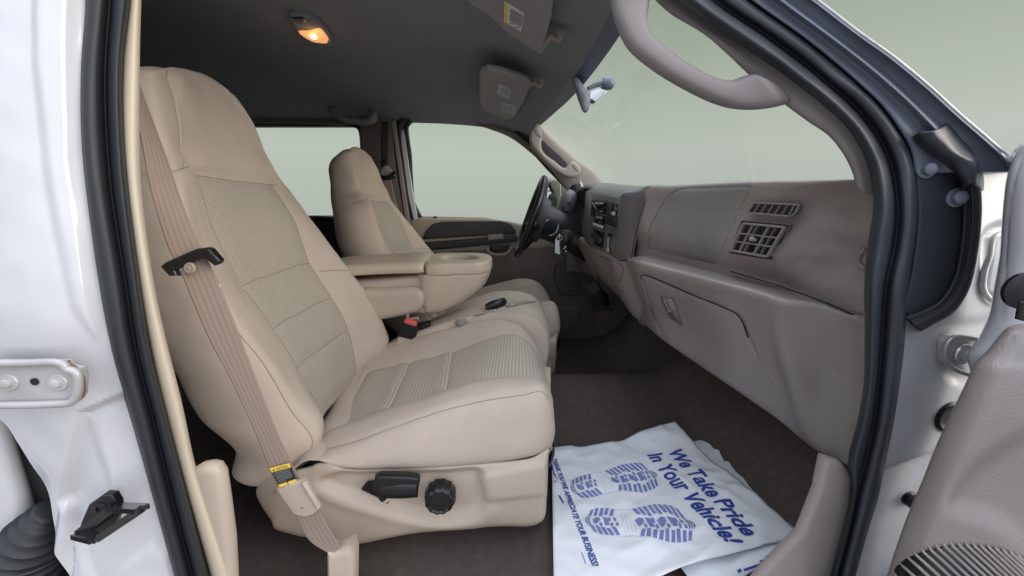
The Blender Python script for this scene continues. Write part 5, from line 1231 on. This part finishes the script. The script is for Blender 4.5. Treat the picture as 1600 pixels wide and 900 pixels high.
# the printing follows the sheet: lay flat coordinates down on the crumpled surface
XY = Gp[..., :2].reshape(-1, 2); ZZ = Gp[..., 2].ravel()
C4 = [np.array(q[:2]) for q in q1]
def sheet_z(x, y):
    s, t = .5, .5
    for _ in range(6):
        p = quad(C4, s, t); ds_ = (quad(C4, s + .01, t) - p) / .01; dt_ = (quad(C4, s, t + .01) - p) / .01
        M2 = np.array([ds_, dt_]).T; d = np.linalg.solve(M2, np.array((x, y)) - p); s += d[0]; t += d[1]
    s = min(max(s, 0), 1); t = min(max(t, 0), 1); n = Gp.shape[0] - 1
    fi, fj = t * n, s * n; i, j = min(int(fi), n - 1), min(int(fj), n - 1); a, b = fi - i, fj - j
    return (Gp[i, j, 2] * (1 - a) + Gp[i + 1, j, 2] * a) * (1 - b) + (Gp[i, j + 1, 2] * (1 - a) + Gp[i + 1, j + 1, 2] * a) * b
def lay(name, me, mapf, m, parent, cut=.008, lift=.0019):
    bm = bmesh.new(); bm.from_mesh(me); bmesh.ops.remove_doubles(bm, verts=bm.verts[:], dist=1e-6)
    for v in bm.verts: q = mapf(v.co.x, v.co.y); v.co = Vector((q[0], q[1], 0))
    xs = [v.co.x for v in bm.verts]; ys_ = [v.co.y for v in bm.verts]
    for lo, hi, nn in ((min(xs), max(xs), (1, 0, 0)), (min(ys_), max(ys_), (0, 1, 0))):
        k = lo + cut
        while k < hi:
            bmesh.ops.bisect_plane(bm, geom=bm.verts[:] + bm.edges[:] + bm.faces[:], plane_co=Vector(nn) * k, plane_no=nn); k += cut
    bmesh.ops.triangulate(bm, faces=bm.faces[:])
    for v in bm.verts: v.co.z = sheet_z(v.co.x, v.co.y) + lift
    me2 = bpy.data.meshes.new(name); bm.to_mesh(me2); bm.free(); bpy.data.meshes.remove(me)
    return link(name, me2, m, parent)
def floor_text(body, p0, p1, hgt, offset, shear=.18, name='lettering'):
    a = PZ(*p0, zf + .004)[:2]; b = PZ(*p1, zf + .004)[:2]; ex = (b - a); ln = np.linalg.norm(ex); ex = ex / ln; ey = np.array((-ex[1], ex[0]))
    me, wd = text_mesh(body, offset, shear)
    return lay(name, me, lambda x, y: a + ex * (x / wd * ln) + ey * (y / .7 * hgt), 'print_blue', sheet)
hh = np.linalg.norm(PZ(1048, 706, zf)[:2] - PZ(1012, 710, zf)[:2])
floor_text('We Take Pride', (1043, 712), (1163, 841), .043, .030)
floor_text('In Your Vehicle!', (1011, 713), (1136, 857), .043, .030)
floor_text('THANK YOU WE APPRECIATE YOUR BUSINESS!', (862.5, 716), (926, 888), .0135, .03)
for k, (p0, p1, hg_) in enumerate((((860, 724), (866, 747), .004), ((859, 727), (870, 752), .003), ((872, 775), (879, 788), .006), ((908, 866), (914, 884), .002))):
    a = PZ(*p0, zf)[:2]; b = PZ(*p1, zf)[:2]; ex = (b - a) / np.linalg.norm(b - a); ey = np.array((-ex[1], ex[0])) * hg_
    bm = bmesh.new(); nb_ = 9; ln = np.linalg.norm(b - a)
    for i in range(nb_):
        u0 = a + ex * ln * (i / nb_); u1 = a + ex * ln * ((i + .7) / nb_)
        bm.faces.new([bm.verts.new((*q, sheet_z(*q) + .0012)) for q in (u0, u1, u1 + ey, u0 + ey)])
    bm_link('small_print', bm, 'print_blue', sheet, smooth=False)
bm = bmesh.new(); cpx = PZ(868, 755, zf)[:2]
for k in range(3):
    t = k * 2.094; pts = [cpx + .0055 * np.array((math.cos(t + d), math.sin(t + d))) * s for d, s in ((-.7, 1), (.5, 1.05), (.55, .5), (-.55, .45))]
    bm.faces.new([bm.verts.new((*q, sheet_z(*q) + .0012)) for q in pts])
bm_link('recycling_sign', bm, 'print_blue', sheet, smooth=False)
# sole prints: two rubber soles drawn as blocks
def sole(heel, toe, wid, flip):
    a = PZ(*heel, zf + .004)[:2]; b = PZ(*toe, zf + .004)[:2]; ex = b - a; ln = np.linalg.norm(ex); ex = ex / ln; ey = np.array((-ex[1], ex[0])) * (1 if flip else -1)
    def half(u):       # half width along the sole
        return np.interp(u, [0, .04, .12, .22, .32, .42, .55, .70, .82, .92, .97, 1.0], [.10, .26, .36, .37, .33, .33, .42, .50, .48, .36, .22, .05]) * wid
    def mid(u): return np.interp(u, [0, .3, .5, .8, 1], [0, .02, .0, -.05, -.02]) * wid
    me = bpy.data.meshes.new('s'); vs = []; fs = []
    def blk(us, vsn):  # polygon in (u, v) with v in half widths
        k = len(vs); 
        for u, v in zip(us, vsn): vs.append((u, v, 0))
        fs.append(list(range(k, k + len(us))))
    def rows(u0, u1, n, sk):
        st = (u1 - u0) / n
        for k in range(n):
            c0 = u0 + k * st; c1 = c0 + st * .66
            for sg in (1, -1):
                jit = .03 * ((k * 7 + (sg > 0) * 3) % 5 - 2)
                blk([c0 + sk, c1 + sk, c1, c0], [.44 * sg + jit, .44 * sg + jit, .97 * sg, .97 * sg])
            if k % 2 == 0 and k < n - 1: blk([c0 - sk * .2, c0 + st * .9, c1 + st * .5, c0 + st * .3], [-.30, -.22, .26, .30] if k % 4 else [-.10, -.30, .12, .32])
            else: blk([c0, c0 + st * .5, c0 + st * .5, c0], [-.28, -.24, .05, .0]); blk([c0 + st * .3, c0 + st * .8, c0 + st * .8, c0 + st * .3], [.12, .10, .34, .36])
    rows(.07, .31, 5, -.03); rows(.46, .91, 9, .035)
    for r_ in (.93, .955, .98): blk([r_ - .03, r_, r_, r_ - .03, r_ - .018, r_ - .012, r_ - .018], [-.5, -.25, .25, .5, .25, 0, -.25])
    for r_ in (.01, .035): blk([r_ + .03, r_, r_, r_ + .03, r_ + .018, r_ + .012, r_ + .018], [-.7, -.3, .3, .7, .3, 0, -.3])
    me.from_pydata(vs, [], fs)
    lay('sole_print', me, lambda u, v: a + ex * (u * ln) + ey * (mid(u) + v * half(u)), 'sole_blue', sheet)['kind'] = 'stuff'
    # arch lines and outline
    bm = bmesh.new()
    def line(pts, wd_):
        q = [a + ex * (u * ln) + ey * (mid(u) + v * half(u)) for u, v in pts]
        for p_, n_2 in zip(q, q[1:]):
            d = n_2 - p_; s_ = np.array((-d[1], d[0])) / np.linalg.norm(d) * wd_ / 2
            bm.faces.new([bm.verts.new((*k, sheet_z(*k) + .0011)) for k in (p_ - s_, n_2 - s_, n_2 + s_, p_ + s_)])
    for u in (.345, .375, .405, .435): line([(u, -.75), (u + .005, 0), (u, .75)], .0006)
    for sg in (1, -1): line([(u, 1.02 * sg) for u in np.linspace(.30, .48, 6)], .0007)
    bm_link('sole_lines', bm, 'sole_blue', sheet, smooth=False)
w1 = np.linalg.norm(PZ(980, 718, zf)[:2] - PZ(980, 764, zf)[:2]) 
sole((891, 764), (1027, 737), .108, True)
sole((913, 812), (1090, 826), .118, False)
# a fold line across the sheet and the letters of the lower sheet at the front corner
bm = bmesh.new()
for pts in ([(1161, 889), (1187, 880), (1189, 884), (1163, 893)], [(1151, 891), (1157, 888), (1160, 893), (1154, 896)], [(1196, 869), (1203, 865), (1212, 864), (1210, 869), (1200, 872)], [(1186, 877), (1191, 874), (1193, 876), (1188, 879)]):
    bm.faces.new([bm.verts.new(PZ(a, b, zf + .006)) for a, b in pts])
o = bm_link('lettering', bm, 'print_blue', rt2, smooth=False); o['kind'] = 'stuff'
# black cable at the seat front
